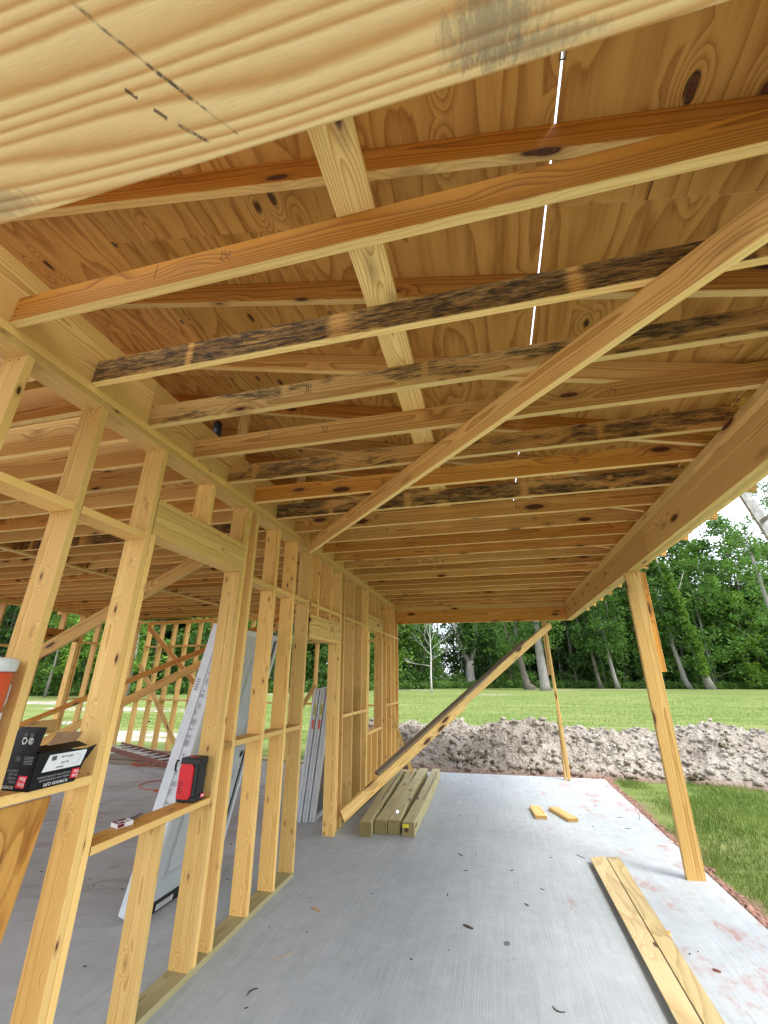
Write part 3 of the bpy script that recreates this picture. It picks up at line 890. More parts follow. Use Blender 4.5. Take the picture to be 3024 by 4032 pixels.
# headers: boards on edge with a flat board above and below
def header(y0, y1, z0, ztop, hb=0.14):
    flat(y0, y1, z0, z0 + 0.038, tint=0.12, name='header_board')
    bx('header_board', -0.038, 0.0, y0, y1, z0 + 0.039, ztop - 0.040, PINE, wall, tint=0.12, knots=0.9)
    bx('header_board', -0.14, -0.102, y0, y1, z0 + 0.039, ztop - 0.040, PINE, wall, tint=0.2)
    flat(y0, y1, ztop - 0.038, ztop, tint=0.15, name='header_board')
header(1.414, 2.399, 2.441, 2.668)
header(3.80, 4.80, 2.056, 2.306)
header(6.124, 7.070, 2.396, 2.628)
flat(1.459, 2.366, 0.881, 0.917, tint=0.85, name='sill', k=0.5)
flat(6.190, 7.040, 0.863, 0.900, tint=0.2, name='sill')
# plates
for (a, b) in ((-0.4, 3.30), (3.302, 8.46)):
    flat(a, b, 2.9865, 3.0245, tint=0.3, name='top_plate')
for (a, b) in ((-0.4, 2.02), (2.022, 5.9), (5.902, 8.46)):
    flat(a, b, 3.025, 3.0655, tint=0.42, name='top_plate')
flat(-0.4, 3.815, 0.0, 0.038, mat=TREATED, tint=0.35, name='bottom_plate', k=0.8)
flat(4.895, 8.46, 0.0, 0.038, mat=TREATED, tint=0.3, name='bottom_plate', k=0.6)
# nail heads driven through the studs at plates and blocking
def nailset(pts, axis, par, name='nail_heads'):
    parts = []
    for (x, y, z) in pts:
        if axis == 'y':
            parts.append(boxvf(x - 0.003, x + 0.003, y - 0.0012, y, z - 0.0035, z + 0.0035))
        else:
            parts.append(boxvf(x, x + 0.0012, y - 0.003, y + 0.003, z - 0.003, z + 0.003))
    v, f = merge(parts)
    o = link(name, mesh(name, v, f, NAILM), None, par)
    o['kind'] = 'stuff'
pts = []
for a, b in full[1:14]:
    for z, xs_ in ((2.405, (-0.03, -0.055, -0.08, -0.105)), (1.215, (-0.03, -0.055, -0.085, -0.11)), (0.055, (-0.03, -0.105)), (2.96, (-0.04, -0.1))):
        y = yat((a, b), z)
        for xx in xs_:
            pts.append((xx + random.uniform(-0.006, 0.006), y, z + random.uniform(0.0, 0.012)))
nailset(pts, 'y', wall)

# ================================================================== HOUSE WALLS BEHIND
lw = thing('left_house_wall', 'far left stud wall of the house with a window opening, woods behind it', 'stud wall')
def stx(x, y0, y1, z0, z1, par, tint=None, T=0.038, Wd=0.14, yslope=0.0, name='stud'):
    """stud in the far wall: wide face across the wall thickness"""
    return board(name, (x, (y0 + y1) / 2, z0), (x, (y0 + y1) / 2, z1), y1 - y0, T, (1, 0, 0), SPRUCE, par,
                 tint=random.uniform(0.0, 0.4) if tint is None else tint, knots=0.5)
LWX = -7.2
def lstud(y, z0=0.039, z1=2.986):
    board('stud', (LWX - 0.07, y + 0.019, z0), (LWX - 0.07, y + 0.019, z1), 0.14, 0.038, (0, -1, 0), SPRUCE, lw, tint=random.uniform(0, 0.4), knots=0.5)
for yv in (3.25, 3.66, 4.07, 4.47, 4.88, 5.29, 5.70, 6.10, 6.60, 7.46, 7.52, 7.93, 8.34, 8.75, 9.12):
    lstud(yv)
lstud(6.64, 0.039, 2.38); lstud(7.42, 0.039, 2.38)
lstud(7.0, 2.62, 2.986); lstud(7.05, 0.039, 0.78)
for (a, b, z) in ((5.33, 5.69, 2.2), (5.74, 6.09, 2.2), (6.14, 6.59, 2.2), (7.56, 7.92, 2.38), (7.97, 8.33, 2.38), (8.38, 8.74, 2.38), (4.92, 5.28, 1.18), (6.14, 6.59, 1.18), (7.56, 7.92, 1.18), (7.97, 8.33, 1.18), (8.38, 8.74, 1.18)):
    flat(a, b, z, z + 0.038, x0=LWX - 0.14, x1=LWX, par=lw)
bx('header_board', LWX - 0.038, LWX, 6.64, 7.458, 2.381, 2.62, PINE, lw, tint=0.9)
flat(6.68, 7.418, 0.782, 0.82, x0=LWX - 0.14, x1=LWX, par=lw, name='sill')
bx('sill_board', LWX + 0.001, LWX + 0.02, 6.5, 7.45, 0.55, 0.79, PINE, lw, tint=0.2)
flat(3.0, 9.3, 2.987, 3.025, x0=LWX - 0.14, x1=LWX, par=lw, name='top_plate', tint=0.6)
flat(3.0, 9.3, 3.026, 3.065, x0=LWX - 0.14, x1=LWX, par=lw, name='top_plate', tint=0.6)
flat(3.0, 9.3, 0.0, 0.038, x0=LWX - 0.14, x1=LWX, par=lw, name='bottom_plate', mat=TREATED)

fwl = thing('far_house_wall', 'far stud wall of the house with diagonal braces nailed over its studs, lawn beyond', 'stud wall')
ang = math.atan(0.118)
def FP(x, d=0.0):            # point on the inner face line of the skewed far wall
    return Vector((x, 8.50 - 0.118 * x + d, 0))
fx = [-7.10, -6.66, -6.235, -5.81, -5.39, -4.985, -4.58, -4.18, -3.77, -3.36, -2.95, -2.54, -2.345 + 0.02, -1.96, -1.55, -1.14, -0.73, -0.32]
fn = Vector((0.118, 1, 0)).normalized()
al = Vector((1, -0.118, 0)).normalized()
def fstud(x, z0=0.039, z1=2.986):
    p = FP(x) + fn * 0.07
    board('stud', p + Vector((0, 0, z0)), p + Vector((0, 0, z1)), 0.14, 0.038, al, SPRUCE, fwl, tint=random.uniform(0, 0.35), knots=0.5)
for x in fx:
    fstud(x)
def fflat(x0, x1, z0, nm='blocking', mat=SPRUCE, tint=0.2):
    a = FP(x0) + fn * 0.07 + Vector((0, 0, z0 + 0.019)); b = FP(x1) + fn * 0.07 + Vector((0, 0, z0 + 0.019))
    board(nm, a, b, 0.14, 0.037, (0, 0, 1), mat, fwl, tint=tint, knots=0.4)
for a, b in zip(fx[:-1], fx[1:]):
    if b - a > 0.3:
        fflat(a + 0.021, b - 0.021, 2.39)
        fflat(a + 0.021, b - 0.021, 1.11)
fflat(-7.19, -0.16, 2.987, 'top_plate', tint=0.6)
fflat(-7.19, -0.16, 3.026, 'top_plate', tint=0.6)
fflat(-7.19, -0.16, 0.0005, 'bottom_plate', TREATED)
# braces nailed on the inside of the far wall
def fb_(x0, z0, x1, z1, d=0.021, tint=0.5, Wd=0.089):
    a = FP(x0, -d) + Vector((0, 0, z0)); b = FP(x1, -d) + Vector((0, 0, z1))
    board('wall_brace', a, b, Wd, 0.037, -fn, PINE, fwl, tint=tint, knots=0.6)
fb_(-7.10, 2.93, -3.9, 0.55, tint=0.8, Wd=0.12)
fb_(-7.10, 1.98, -5.36, 0.06, d=0.060, tint=0.3, Wd=0.11)
fb_(-2.9, 0.1, -1.9, 1.5, tint=0.4)

# ================================================================== BRACES, POSTS AND LOOSE TIMBER
def single(name, label, cat, p0, p1, Wd, T, n, mat=PINE, group=None, **kw):
    o = board(name, p0, p1, Wd, T, n, mat, None, **kw)
    return tag(o, label, cat, group)
single('ceiling_brace', 'long diagonal two by six on edge under the porch joists, from wall to long beam', 'brace',
       (0.045, 3.575, 2.995), (3.33, 0.075, 2.995), 0.139, 0.038, (-0.73, -0.69, 0), tint=0.38, knots=0.7)
single('floor_brace', 'diagonal brace inside the house climbing to the ceiling behind the two nearest tall studs', 'brace',
       (-6.3, 3.14, 0.09), (-0.62, 3.14, 2.985), 0.14, 0.038, (0, -1, 0), tint=0.45, knots=0.8)
single('floor_brace', 'upper, darker of two parallel braces sloping across the house in front of the far wall', 'brace',
       (-7.10, 6.2, 0.66), (-0.35, 6.2, 3.02), 0.089, 0.038, (0, -1, 0), tint=1.0, knots=0.7)
single('floor_brace', 'lower, wider of two parallel braces sloping across the house, paler brown', 'brace',
       (-6.9, 5.9, 0.07), (-0.30, 5.9, 2.95), 0.125, 0.038, (0, -1, 0), tint=0.6, knots=0.8)

pb = thing('leaning_brace', 'long spliced brace sloping from the wall foot up to the far end beam', 'brace')
q0, q1 = Vector((0.062, 4.93, 0.175)), Vector((3.03, 8.30, 2.620))
dq = (q1 - q0).normalized()
nb_ = Vector((0.70, -0.62, -0.06))
nb_ = (nb_ - dq * nb_.dot(dq)).normalized()
wv = nb_.cross(dq)
if wv.z < 0:
    wv = -wv
mid = q0 + dq * 2.35
board('brace_board', q0, mid, 0.125, 0.038, nb_, PINE, pb, tint=0.25, knots=1.0)
board('brace_board', mid - dq * 0.02 + wv * 0.012 - nb_ * 0.039, q1, 0.125, 0.038, nb_, PINE, pb, tint=0.2, knots=1.0)
tn = (wv * 0.86 - nb_ * 0.05 + Vector((0, -0.45, 0.1)))
tn = (tn - dq * tn.dot(dq)).normalized()
u0 = q0 + dq * 0.62 + wv * 0.072 - nb_ * 0.045
board('brace_board', u0, q0 + dq * 4.25 + wv * 0.072 - nb_ * 0.045, 0.075, 0.038, tn, GREYED, pb, tint=0.1, knots=0.6)

post = thing('leaning_post', 'tall pine prop leaning under the long beam at the slab edge, second board nailed behind', 'post')
board('post_board', (3.478, 4.63, 0.0), (3.405, 4.33, 2.712), 0.158, 0.038, (0.12, -1, -0.1), PINE, post, tint=0.32, knots=0.8)
board('post_board', (3.503, 4.500, 1.72), (3.470, 4.375, 2.709), 0.15, 0.038, (0.12, -1, -0.1), PINE, post, tint=0.85, knots=0.9)

fp = thing('corner_prop', 'thin far prop of overlapping two by fours standing at the far slab corner', 'post')
board('prop_board', (2.962, 8.535, 0.0), (2.985, 8.535, 1.095), 0.089, 0.036, (1, 0, 0), PINE, fp, tint=0.9, knots=0.6)
board('prop_board', (3.023, 8.52, 0.01), (2.951, 8.462, 2.705), 0.089, 0.038, (1, -0.35, 0), PINE, fp, tint=0.6, knots=0.6)
board('prop_board', (2.925, 8.53, 1.72), (2.915, 8.485, 2.705), 0.06, 0.03, (1, -0.35, 0), PINE, fp, tint=0.3, knots=0.6)
single('short_stake', 'short thin stake leaning against the far end of the stud wall', 'stake',
       (0.375, 7.72, 0.15), (0.045, 7.66, 1.02), 0.06, 0.02, (0.3, -1, 0.2), tint=0.3)

# treated six by six timbers lying side by side
tm = [((0.345, 4.935), (0.130, 7.93), 0.70, 'leftmost green treated timber of four lying on the slab beside the wall'),
      ((0.492, 5.05), (0.322, 8.05), 0.35, 'second green treated timber from the wall, of four lying together'),
      ((0.640, 5.09), (0.520, 8.12), 0.2, 'third green treated timber from the wall, shiny foil scrap on it'),
      ((0.812, 5.05), (0.745, 8.14), 0.05, 'outermost green treated timber with a yellow tag stapled on its end')]
for i, (a, b, ti, lb) in enumerate(tm):
    t = thing('treated_timber', lb, 'timber', 'green timbers stacked on the slab')
    # slightly bowed: several sections skinned together
    P0, P1 = Vector((*a, 0.071)), Vector((*b, 0.071))
    n = 10
    d = (P1 - P0).normalized()
    s_ = Vector((d.y, -d.x, 0))
    v, f = [], []
    h = 0.069
    amp = (0.012, -0.018, 0.02, -0.012)[i]
    mm = Matrix((d, s_.cross(d).cross(d).normalized() * -1, Vector((0, 0, 1)))).transposed().to_4x4()
    yv = Vector((0, 0, 1)).cross(d)
    mm = Matrix((d, yv, Vector((0, 0, 1)))).transposed().to_4x4()
    mm.translation = P0
    L = (P1 - P0).length
    for j in range(n + 1):
        x = L * j / n
        oy = amp * math.sin(math.pi * j / n) + 0.004 * math.sin(j * 2.3 + i)
        c = 0.006
        for (yy, zz) in ((h - c, h), (h, h - c), (h, -h + c), (h - c, -h), (-h + c, -h), (-h, -h + c), (-h, h - c), (-h + c, h)):
            v.append((x, yy + oy, zz))
    for j in range(n):
        for k in range(8):
            f.append((j * 8 + k, j * 8 + (k + 1) % 8, (j + 1) * 8 + (k + 1) % 8, (j + 1) * 8 + k))
    f.append(tuple(range(8))); f.append(tuple(range(n * 8 + 7, n * 8 - 1, -1)))
    o = link('timber_beam', mesh('timber_beam', v, f, TREATED), None, t)
    o.matrix_world = mm
    o['tint'] = ti; o['mold'] = 0.0; o['knots'] = 0.7
    # ink stamps along the top
    if i in (0, 3):
        parts = []
        r_ = random.Random(i)
        x = 1.0
        while x < 2.75:
            wl = r_.uniform(0.012, 0.03)
            for q in range(3):
                if r_.random() < 0.8:
                    yy = (-0.045 if i == 0 else -0.052) + q * 0.011 + amp * math.sin(math.pi * x / L) + r_.uniform(-0.001, 0.001)
                    parts.append(boxvf(x, x + wl, yy, yy + 0.0075, h + 0.0004, h + 0.0009))
            x += wl + r_.uniform(0.006, 0.022)
        v, f = merge(parts)
        o = link('ink_stamp', mesh('ink_stamp', v, f, INK), None, t); o['kind'] = 'stuff'
        o.matrix_world = mm
    if i == 3:
        v, f = boxvf(-0.0015, -0.0004, -0.005, 0.062, 0.018, 0.048)
        o = link('yellow_tag', mesh('yellow_tag', v, f, YELLOW), None, t); o.matrix_world = mm
        v, f = merge([boxvf(-0.0022, -0.0016, 0.045 - 0.012 * j, 0.051 - 0.012 * j, 0.026, 0.040) for j in (0, 1, 3)])
        o = link('tag_marks', mesh('tag_marks', v, f, INK), None, t); o.matrix_world = mm
# foil scrap
v = [(random.uniform(-1, 1) * 0.02, random.uniform(-1, 1) * 0.016, random.uniform(0, 0.03)) for _ in range(12)]
bm = bmesh.new()
for q in v:
    bm.verts.new(q)
bmesh.ops.convex_hull(bm, input=bm.verts[:])
me = bpy.data.meshes.new('foil'); bm.to_mesh(me); bm.free()
FOIL = plain('foil', (0.8, 0.8, 0.82), 0.2, 0.5, metal=1.0)
o = link('foil_scrap', me, FOIL); o.location = (0.62, 5.36, 0.1415)
tag(o, 'crumpled silver foil scrap resting on the treated timbers', 'scrap')

# two plywood strips on the slab
def strip(lb, a0, a1, b0, b1, tint, z=0.014, dz=0.0):
    # a0,a1 far corners (left, right) ; b0,b1 near corners
    v = [(*b0, z), (*b1, z), (*a1, z), (*a0, z)]
    w = [(x, y, z2 + 0.012) for x, y, z2 in v]
    c = Vector(((a0[0] + b0[0]) / 2, (a0[1] + b0[1]) / 2, z))
    d = (Vector((*a0, z)) - Vector((*b0, z))).normalized()
    y_ = Vector((0, 0, 1)).cross(d)
    mm = Matrix((d, y_, Vector((0, 0, 1)))).transposed().to_4x4(); mm.translation = c
    inv = mm.inverted()
    vv = [inv @ Vector(q) for q in v + w]
    o = link('plywood_strip', mesh('plywood_strip', vv, [(3, 2, 1, 0), (4, 5, 6, 7), (0, 1, 5, 4), (1, 2, 6, 5), (2, 3, 7, 6), (3, 0, 4, 7)], PLYB))
    o.matrix_world = mm
    return tag(o, lb, 'plywood strip', 'plywood strips on the slab')
strip('wider left plywood strip lying on the slab with swirling grain', (2.646, 4.785), (2.797, 4.86), (2.640, 1.70), (2.742, 1.72), 0.2, z=0.036)
strip('narrower right plywood strip, yellower, lying beside the swirly one', (2.814, 4.885), (2.935, 4.915), (2.760, 1.72), (2.858, 1.74), 0.4, z=0.022)
for (x, y, n_) in ((2.72, 4.2, 0), (2.72, 2.6, 1), (2.86, 3.4, 2)):
    pass
single('sleeper_scrap', 'scrap stick under the near part of the plywood strips', 'wood scrap', (2.66, 3.62, 0.011), (2.93, 3.60, 0.011), 0.038, 0.02, (0, 0, 1), tint=0.9)
# cut blocks
single('cut_block', 'left squarer cut-off block lying flat on the slab', 'wood block', (2.285, 6.56, 0.020), (2.325, 6.10, 0.020), 0.14, 0.038, (0, 0, 1), group='cut blocks on the slab', tint=0.15, knots=0.4)
single('cut_block', 'right cut-off block lying askew beside the squarer one', 'wood block', (2.52, 6.56, 0.020), (2.70, 6.08, 0.020), 0.13, 0.038, (0, 0, 1), group='cut blocks on the slab', tint=0.2, knots=0.6)
single('end_cutoff', 'thin cut-off board lying across the far ends of the timbers', 'wood scrap', (0.02, 8.42, 0.02), (0.36, 8.40, 0.02), 0.12, 0.035, (0, 0, 1), tint=0.1)

# small litter on the slab
def chip(name, lb, cat, x, y, L, wd, ang, mat, h=0.004, bend=0.0, z=0.0):
    L *= 0.8; wd *= 0.8
    n = 5
    v, f = [], []
    for i in range(n + 1):
        s_ = i / n
        t_ = (s_ - 0.5) * L
        w_ = wd * (0.35 + 0.65 * math.sin(math.pi * min(max(s_, 0.08), 0.92)))
        c = bend * (s_ - 0.5) ** 2 * 4 * L
        for (a, b) in ((w_ / 2, h), (w_ / 2, 0.0005), (-w_ / 2, 0.0005), (-w_ / 2, h * 0.7)):
            v.append((t_, a + c, b))
    for i in range(n):
        for k in range(4):
            f.append((i * 4 + k, i * 4 + (k + 1) % 4, (i + 1) * 4 + (k + 1) % 4, (i + 1) * 4 + k))
    f += [(0, 1, 2, 3), (n * 4 + 3, n * 4 + 2, n * 4 + 1, n * 4)]
    o = link(name, mesh(name, v, f, mat))
    o.location = (x, y, z); o.rotation_euler = (0, 0, ang)
    return tag(o, lb, cat)
chip('bent_nail', 'dark bent nail lying on the slab near the bottom of the photo', 'nail', 2.07, 2.655, 0.085, 0.006, -0.45, NAILM, 0.006, 0.3)
chip('curved_twig', 'dark curved twig on the slab nearest the wall plate', 'twig', 0.40, 2.40, 0.085, 0.008, 1.15, TWIGM, 0.006, -0.25)
chip('dead_leaf', 'dark grey leaf scrap on the slab, larger smudge left of the oil spot', 'leaf', 1.56, 3.37, 0.10, 0.035, -0.5, TWIGM, 0.005)
chip('oil_spot', 'small dark oily spot on the middle of the slab', 'stain', 1.825, 3.232, 0.07, 0.055, 1.2, OILM, 0.0012)
chip('dead_leaf', 'small pointed dark leaf on the middle slab, above the oily spot', 'leaf', 1.99, 3.802, 0.055, 0.018, -0.9, TWIGM, 0.004)
chip('dead_leaf', 'short dark twig scrap on the slab in front of the timber ends', 'leaf', 1.411, 4.689, 0.09, 0.014, -0.8, TWIGM, 0.004)
chip('dead_leaf', 'small red-brown leaf to the right of the plywood strips', 'leaf', 3.058, 3.244, 0.05, 0.025, -0.4, LEAFRED, 0.008)
chip('wood_chip', 'pale wood chip on the slab beside the bottom plate', 'wood chip', 0.405, 3.335, 0.12, 0.038, -0.5, CHIPM, 0.004)
chip('wood_splinter', 'thin brown splinter on the slab between plate and pale chip', 'splinter', 0.435, 2.735, 0.175, 0.007, 0.82, CHIPM, 0.004)
chip('wood_splinter', 'pale splinter lying at the slab edge in front of the leaning post', 'splinter', 3.67, 5.66, 0.22, 0.03, -1.2, CHIPM, 0.006, z=-0.02)
chip('thin_twig', 'thin dark twig across the slab beside the far ends of the plywood strips', 'twig', 2.58, 4.94, 0.14, 0.006, -0.9, TWIGM, 0.004)
# scattered crumbs nobody could count
parts = []
for _ in range(60):
    x = random.uniform(0.1, 3.55); y = random.uniform(1.6, 8.5)
    if abs(x - 2.78) < 0.17 and y < 5 or (0.1 < x < 0.95 and y > 4.8):
        continue
    s_ = random.uniform(0.002, 0.0065)
    a = random.uniform(0, 3.1)
    L = s_ * random.uniform(1, 3.5)
    c, sn = math.cos(a), math.sin(a)
    v, f = boxvf(-L, L, -s_ / 2, s_ / 2, 0.0006, s_ * 0.6)
    parts.append(([(x + p[0] * c - p[1] * sn, y + p[0] * sn + p[1] * c, p[2]) for p in v], f))
for _ in range(120):
    x = random.uniform(-6.5, -0.3); y = random.uniform(2.0, 8.3)
    s_ = random.uniform(0.003, 0.009); v, f = boxvf(x, x + s_ * 3, y, y + s_, 0.0006, s_ * 0.6)
    parts.append((v, f))
v, f = merge(parts)
o = link('slab_crumbs', mesh('slab_crumbs', v, f, TWIGM)); o['kind'] = 'stuff'
o['label'] = 'dark crumbs and sawdust bits scattered over the slab'; o['category'] = 'debris'
# anchor bolt in the slab edge
v, f = tube([(0, 0, -0.005), (0.0, 0.0, 0.08), (0.0, 0.004, 0.10), (-0.012, 0.010, 0.112), (-0.03, 0.012, 0.112)], 0.006, 8)
v2, f2 = tube([(0, 0, 0.0), (0, 0, 0.006)], 0.016, 10)
V, Fq = merge([(v, f), (v2, f2)])
o = link('anchor_bolt', mesh('anchor_bolt', V, Fq, ALU, True)); o.location = (3.53, 6.39, 0.0)
tag(o, 'bent steel anchor bolt sticking up from the slab edge', 'bolt')
for (x, y, r_) in ((3.30, 6.42, 0.3), (3.28, 5.98, -0.3)):
    chip('loose_nail', 'loose nail lying on the slab left of the anchor bolt' if y > 6.2 else 'loose nail lying nearer than the one beside the anchor bolt', 'nail', x, y, 0.08, 0.005, r_, NAILM, 0.005)

# ================================================================== THINGS ON THE SILLS
# plywood offcut standing inside the wall
ofp = link('plywood_offcut', board_mesh(1.14, 0.62, 0.012, PLY, 0.0005))
place(ofp, (-0.32, 1.02, 0.005), (-0.165, 1.02, 1.14), (1, 0, -0.14))
tag(ofp, 'knotty plywood offcut standing inside the wall below the black carton', 'plywood')

# carton of plywood clips
ZS = 1.2225
ct = thing('clip_carton', 'torn open black carton printed with upside-down lettering on the blocking', 'box', loc=(0, 0, 0))
x0, x1, y0, y1, z0, z1 = -0.175, 0.030, 1.042, 1.262, ZS, ZS + 0.135
def quad(name, pts, mat, par, th=0.0025, n=None):
    P = [Vector(p) for p in pts]
    if n is None:
        n = (P[1] - P[0]).cross(P[2] - P[0]).normalized()
    n = Vector(n)
    k = len(P)
    v = [p for p in P] + [p - n * th for p in P]
    f = [tuple(range(k)), tuple(range(2 * k - 1, k - 1, -1))] + [(i, k + i, k + (i + 1) % k, (i + 1) % k) for i in range(k)]
    return link(name, mesh(name, v, f, mat), None, par)
quad('side_panel', [(x0, y0, z0), (x1, y0, z0), (x1 + 0.004, y0, z1), (x0, y0, z1)], CARTON, ct)
quad('end_panel', [(x1, y0, z0), (x1, y1 - 0.012, z0), (x1 + 0.004, y1 + 0.035, z1 - 0.010), (x1 + 0.004, y0 + 0.1, z1 + 0.003), (x1 + 0.004, y0, z1)], CARTON, ct)
quad('side_panel', [(x1, y1 - 0.012, z0), (x0, y1 - 0.012, z0), (x0, y1 - 0.012, z1 - 0.01), (x1, y1 - 0.012, z1 - 0.01)], CARTON, ct)
quad('end_panel', [(x0, y1, z0), (x0, y0, z0), (x0, y0, z1), (x0, y1, z1)], CARTON, ct)
quad('base_panel', [(x0, y0, z0 + 0.003), (x1, y0, z0 + 0.003), (x1, y1 - 0.012, z0 + 0.003), (x0, y1 - 0.012, z0 + 0.003)], KRAFT, ct)
quad('flap', [(x0 + 0.02, y0 + 0.002, z1), (x1 - 0.010, y0 + 0.002, z1), (x1 - 0.002, y0 + 0.012, z1 + 0.098), (x0 + 0.058, y0 + 0.014, z1 + 0.096)], CARTON, ct)
quad('flap', [(x1 - 0.010, y0 + 0.03, z1 - 0.004), (x1 - 0.006, y1 + 0.02, z1 + 0.004), (x1 - 0.055, y1 + 0.012, z1 + 0.020), (x1 - 0.085, y0 + 0.06, z1 + 0.012)], CARTON, ct)
quad('flap', [(x1 - 0.06, y1 - 0.012, z1 - 0.01), (x0, y1 - 0.012, z1 - 0.01), (x0, y1 + 0.03, z1 + 0.05), (x1 - 0.06, y1 + 0.03, z1 + 0.055)], KRAFT, ct)
quad('torn_corner', [(x1 + 0.004, y1 + 0.010, z1 - 0.008), (x1 + 0.006, y1 + 0.060, z1 + 0.004), (x1 + 0.002, y1 + 0.050, z1 - 0.010), (x1 + 0.004, y1 + 0.02, z1 - 0.05)], CARTON, ct)
# print on the end panel (faces +X), upside down: right = -Y, up = -Z
ex = x1 + 0.0055
RX, UX = (0, -1, 0), (0, 0, -1)
quad('paper_label', [(ex, y0 + 0.035, z0 + 0.062), (ex, y0 + 0.215, z0 + 0.062), (ex + 0.0005, y0 + 0.235, z1 - 0.012), (ex, y0 + 0.055, z1 - 0.012)], PAPER, ct, 0.0006, (1, 0, 0))
def txX(b, s_, y, z, mat, sx=1.0, nm='lettering'):
    return text(nm, b, s_, (ex + 0.0012, y, z), RX, UX, mat, ct, sx=sx)
def txY(b, s_, x, z, mat, sx=1.0, y=None, nm='lettering'):
    return text(nm, b, s_, (x, (y if y is not None else y0) - 0.0012, z), (-1, 0, 0), (0, 0, -1), mat, ct, sx=sx)
txX('PLYWOOD CLIPS', 0.0165, y0 + 0.165, z0 + 0.020, WHITEINK, 0.85)
txX('ETRIERS POUR CONTREPLAQUES', 0.011, y0 + 0.172, z0 + 0.035, GREYINK, 0.85)
txX('ANCLAJES PARA CONTRACHAPADO', 0.011, y0 + 0.172, z0 + 0.047, GREYINK, 0.82)
quad('logo_patch', [(ex, y0 + 0.176, z0 + 0.016), (ex, y0 + 0.212, z0 + 0.016), (ex, y0 + 0.216, z0 + 0.052), (ex, y0 + 0.180, z0 + 0.052)], REDINK, ct, 0.0005, (1, 0, 0))
txX('Grip', 0.0185, y0 + 0.212, z0 + 0.030, WHITEINK, 0.85)
txX('Rite', 0.0185, y0 + 0.212, z0 + 0.0465, WHITEINK, 0.85)
txX('250 Pcs on 4ea', 0.0115, y0 + 0.165, z0 + 0.112, INK, 0.8)
txX('Size: 15/32"', 0.010, y0 + 0.150, z0 + 0.090, INK, 0.8)
txX('Galvanized', 0.010, y0 + 0.130, z0 + 0.074, INK, 0.8)
pr = [boxvf(ex + 0.0008, ex + 0.0013, y0 + 0.066 + i * 0.0021, y0 + 0.066 + i * 0.0021 + (0.0012 if i % 3 else 0.0006), z0 + 0.100, z0 + 0.117) for i in range(11)]
v, f = merge(pr); link('barcode', mesh('barcode', v, f, INK), None, ct)
# a sketched curl on the paper label
v, f = tube([(ex + 0.001, y0 + 0.185 + 0.02 * math.cos(a), z0 + 0.093 + 0.014 * math.sin(a) + 0.003 * a) for a in np.linspace(-3, 3, 18)], 0.0006, 4)
link('clip_drawing', mesh('clip_drawing', v, f, GREYINK), None, ct)
# print on the side panel (faces -Y)
quad('logo_patch', [(x1 - 0.070, y0 - 0.0006, z0 + 0.012), (x1 - 0.026, y0 - 0.0006, z0 + 0.012), (x1 - 0.020, y0 - 0.0006, z0 + 0.055), (x1 - 0.064, y0 - 0.0006, z0 + 0.055)], REDINK, ct, 0.0005, (0, -1, 0))
txY('Grip', 0.022, x1 - 0.026, z0 + 0.030, WHITEINK, 0.85)
txY('Rite', 0.022, x1 - 0.026, z0 + 0.050, WHITEINK, 0.85)
txY('PLYWOOD CLIPS', 0.0165, x1 - 0.078, z0 + 0.018, WHITEINK, 0.85)
txY('ETRIERS', 0.012, x1 - 0.074, z0 + 0.036, GREYINK, 0.85)
txY('CONTREP', 0.012, x1 - 0.074, z0 + 0.049, GREYINK, 0.85)
txY('ANCLAJES', 0.012, x1 - 0.074, z0 + 0.062, GREYINK, 0.85)
txY('CONTRACH', 0.012, x1 - 0.074, z0 + 0.075, GREYINK, 0.85)
pr = [boxvf(x1 - 0.062 + random.uniform(0, 0.006), x1 - 0.014, y0 - 0.0012, y0 - 0.0006, z0 + 0.096 + i * 0.0052, z0 + 0.0975 + i * 0.0052) for i in range(6)]
pr += [boxvf(x1 - 0.105, x1 - 0.078 - random.uniform(0, 0.006), y0 - 0.0012, y0 - 0.0006, z0 + 0.106 + i * 0.005, z0 + 0.1073 + i * 0.005) for i in range(4)]
v, f = merge(pr); link('small_print', mesh('small_print', v, f, GREYINK), None, ct)
# recycling arrows and round mark on the raised flap
fy = y0 + 0.0045
fz = z1 + 0.045
def ring(cx, cz, r, wd, a0, a1, n=14, y=fy):
    vv, ff = [], []
    for i in range(n + 1):
        a = a0 + (a1 - a0) * i / n
        vv += [(cx + math.cos(a) * (r - wd), y, cz + math.sin(a) * (r - wd)), (cx + math.cos(a) * (r + wd), y, cz + math.sin(a) * (r + wd))]
    for i in range(n):
        ff.append((2 * i, 2 * i + 1, 2 * i + 3, 2 * i + 2))
    return vv, ff
parts = []
for k in range(3):
    a = math.radians(-90 + 120 * k + 12)
    parts.append(ring(-0.062, fz, 0.011, 0.0026, a, a + math.radians(78), 5))
    ae = a + math.radians(78)
    c = (-0.062 + 0.011 * math.cos(ae), fz + 0.011 * math.sin(ae))
    tx, tz = -math.sin(ae), math.cos(ae)
    rx_, rz_ = math.cos(ae), math.sin(ae)
    parts.append(([(c[0] - rx_ * 0.0055, fy, c[1] - rz_ * 0.0055), (c[0] + rx_ * 0.0055, fy, c[1] + rz_ * 0.0055), (c[0] + tx * 0.008, fy, c[1] + tz * 0.008)], [(0, 1, 2)]))
v, f = merge(parts); link('recycling_mark', mesh('recycling_mark', v, f, WHITEINK), None, ct)
v, f = merge([ring(-0.028, fz, 0.0115, 0.0014, 0, 6.283, 24), ring(-0.028, fz, 0.0068, 0.0013, 0.7, 5.6, 14), ring(-0.028, fz, 0.0026, 0.0011, 0, 6.283, 10)])
link('round_mark', mesh('round_mark', v, f, WHITEINK), None, ct)
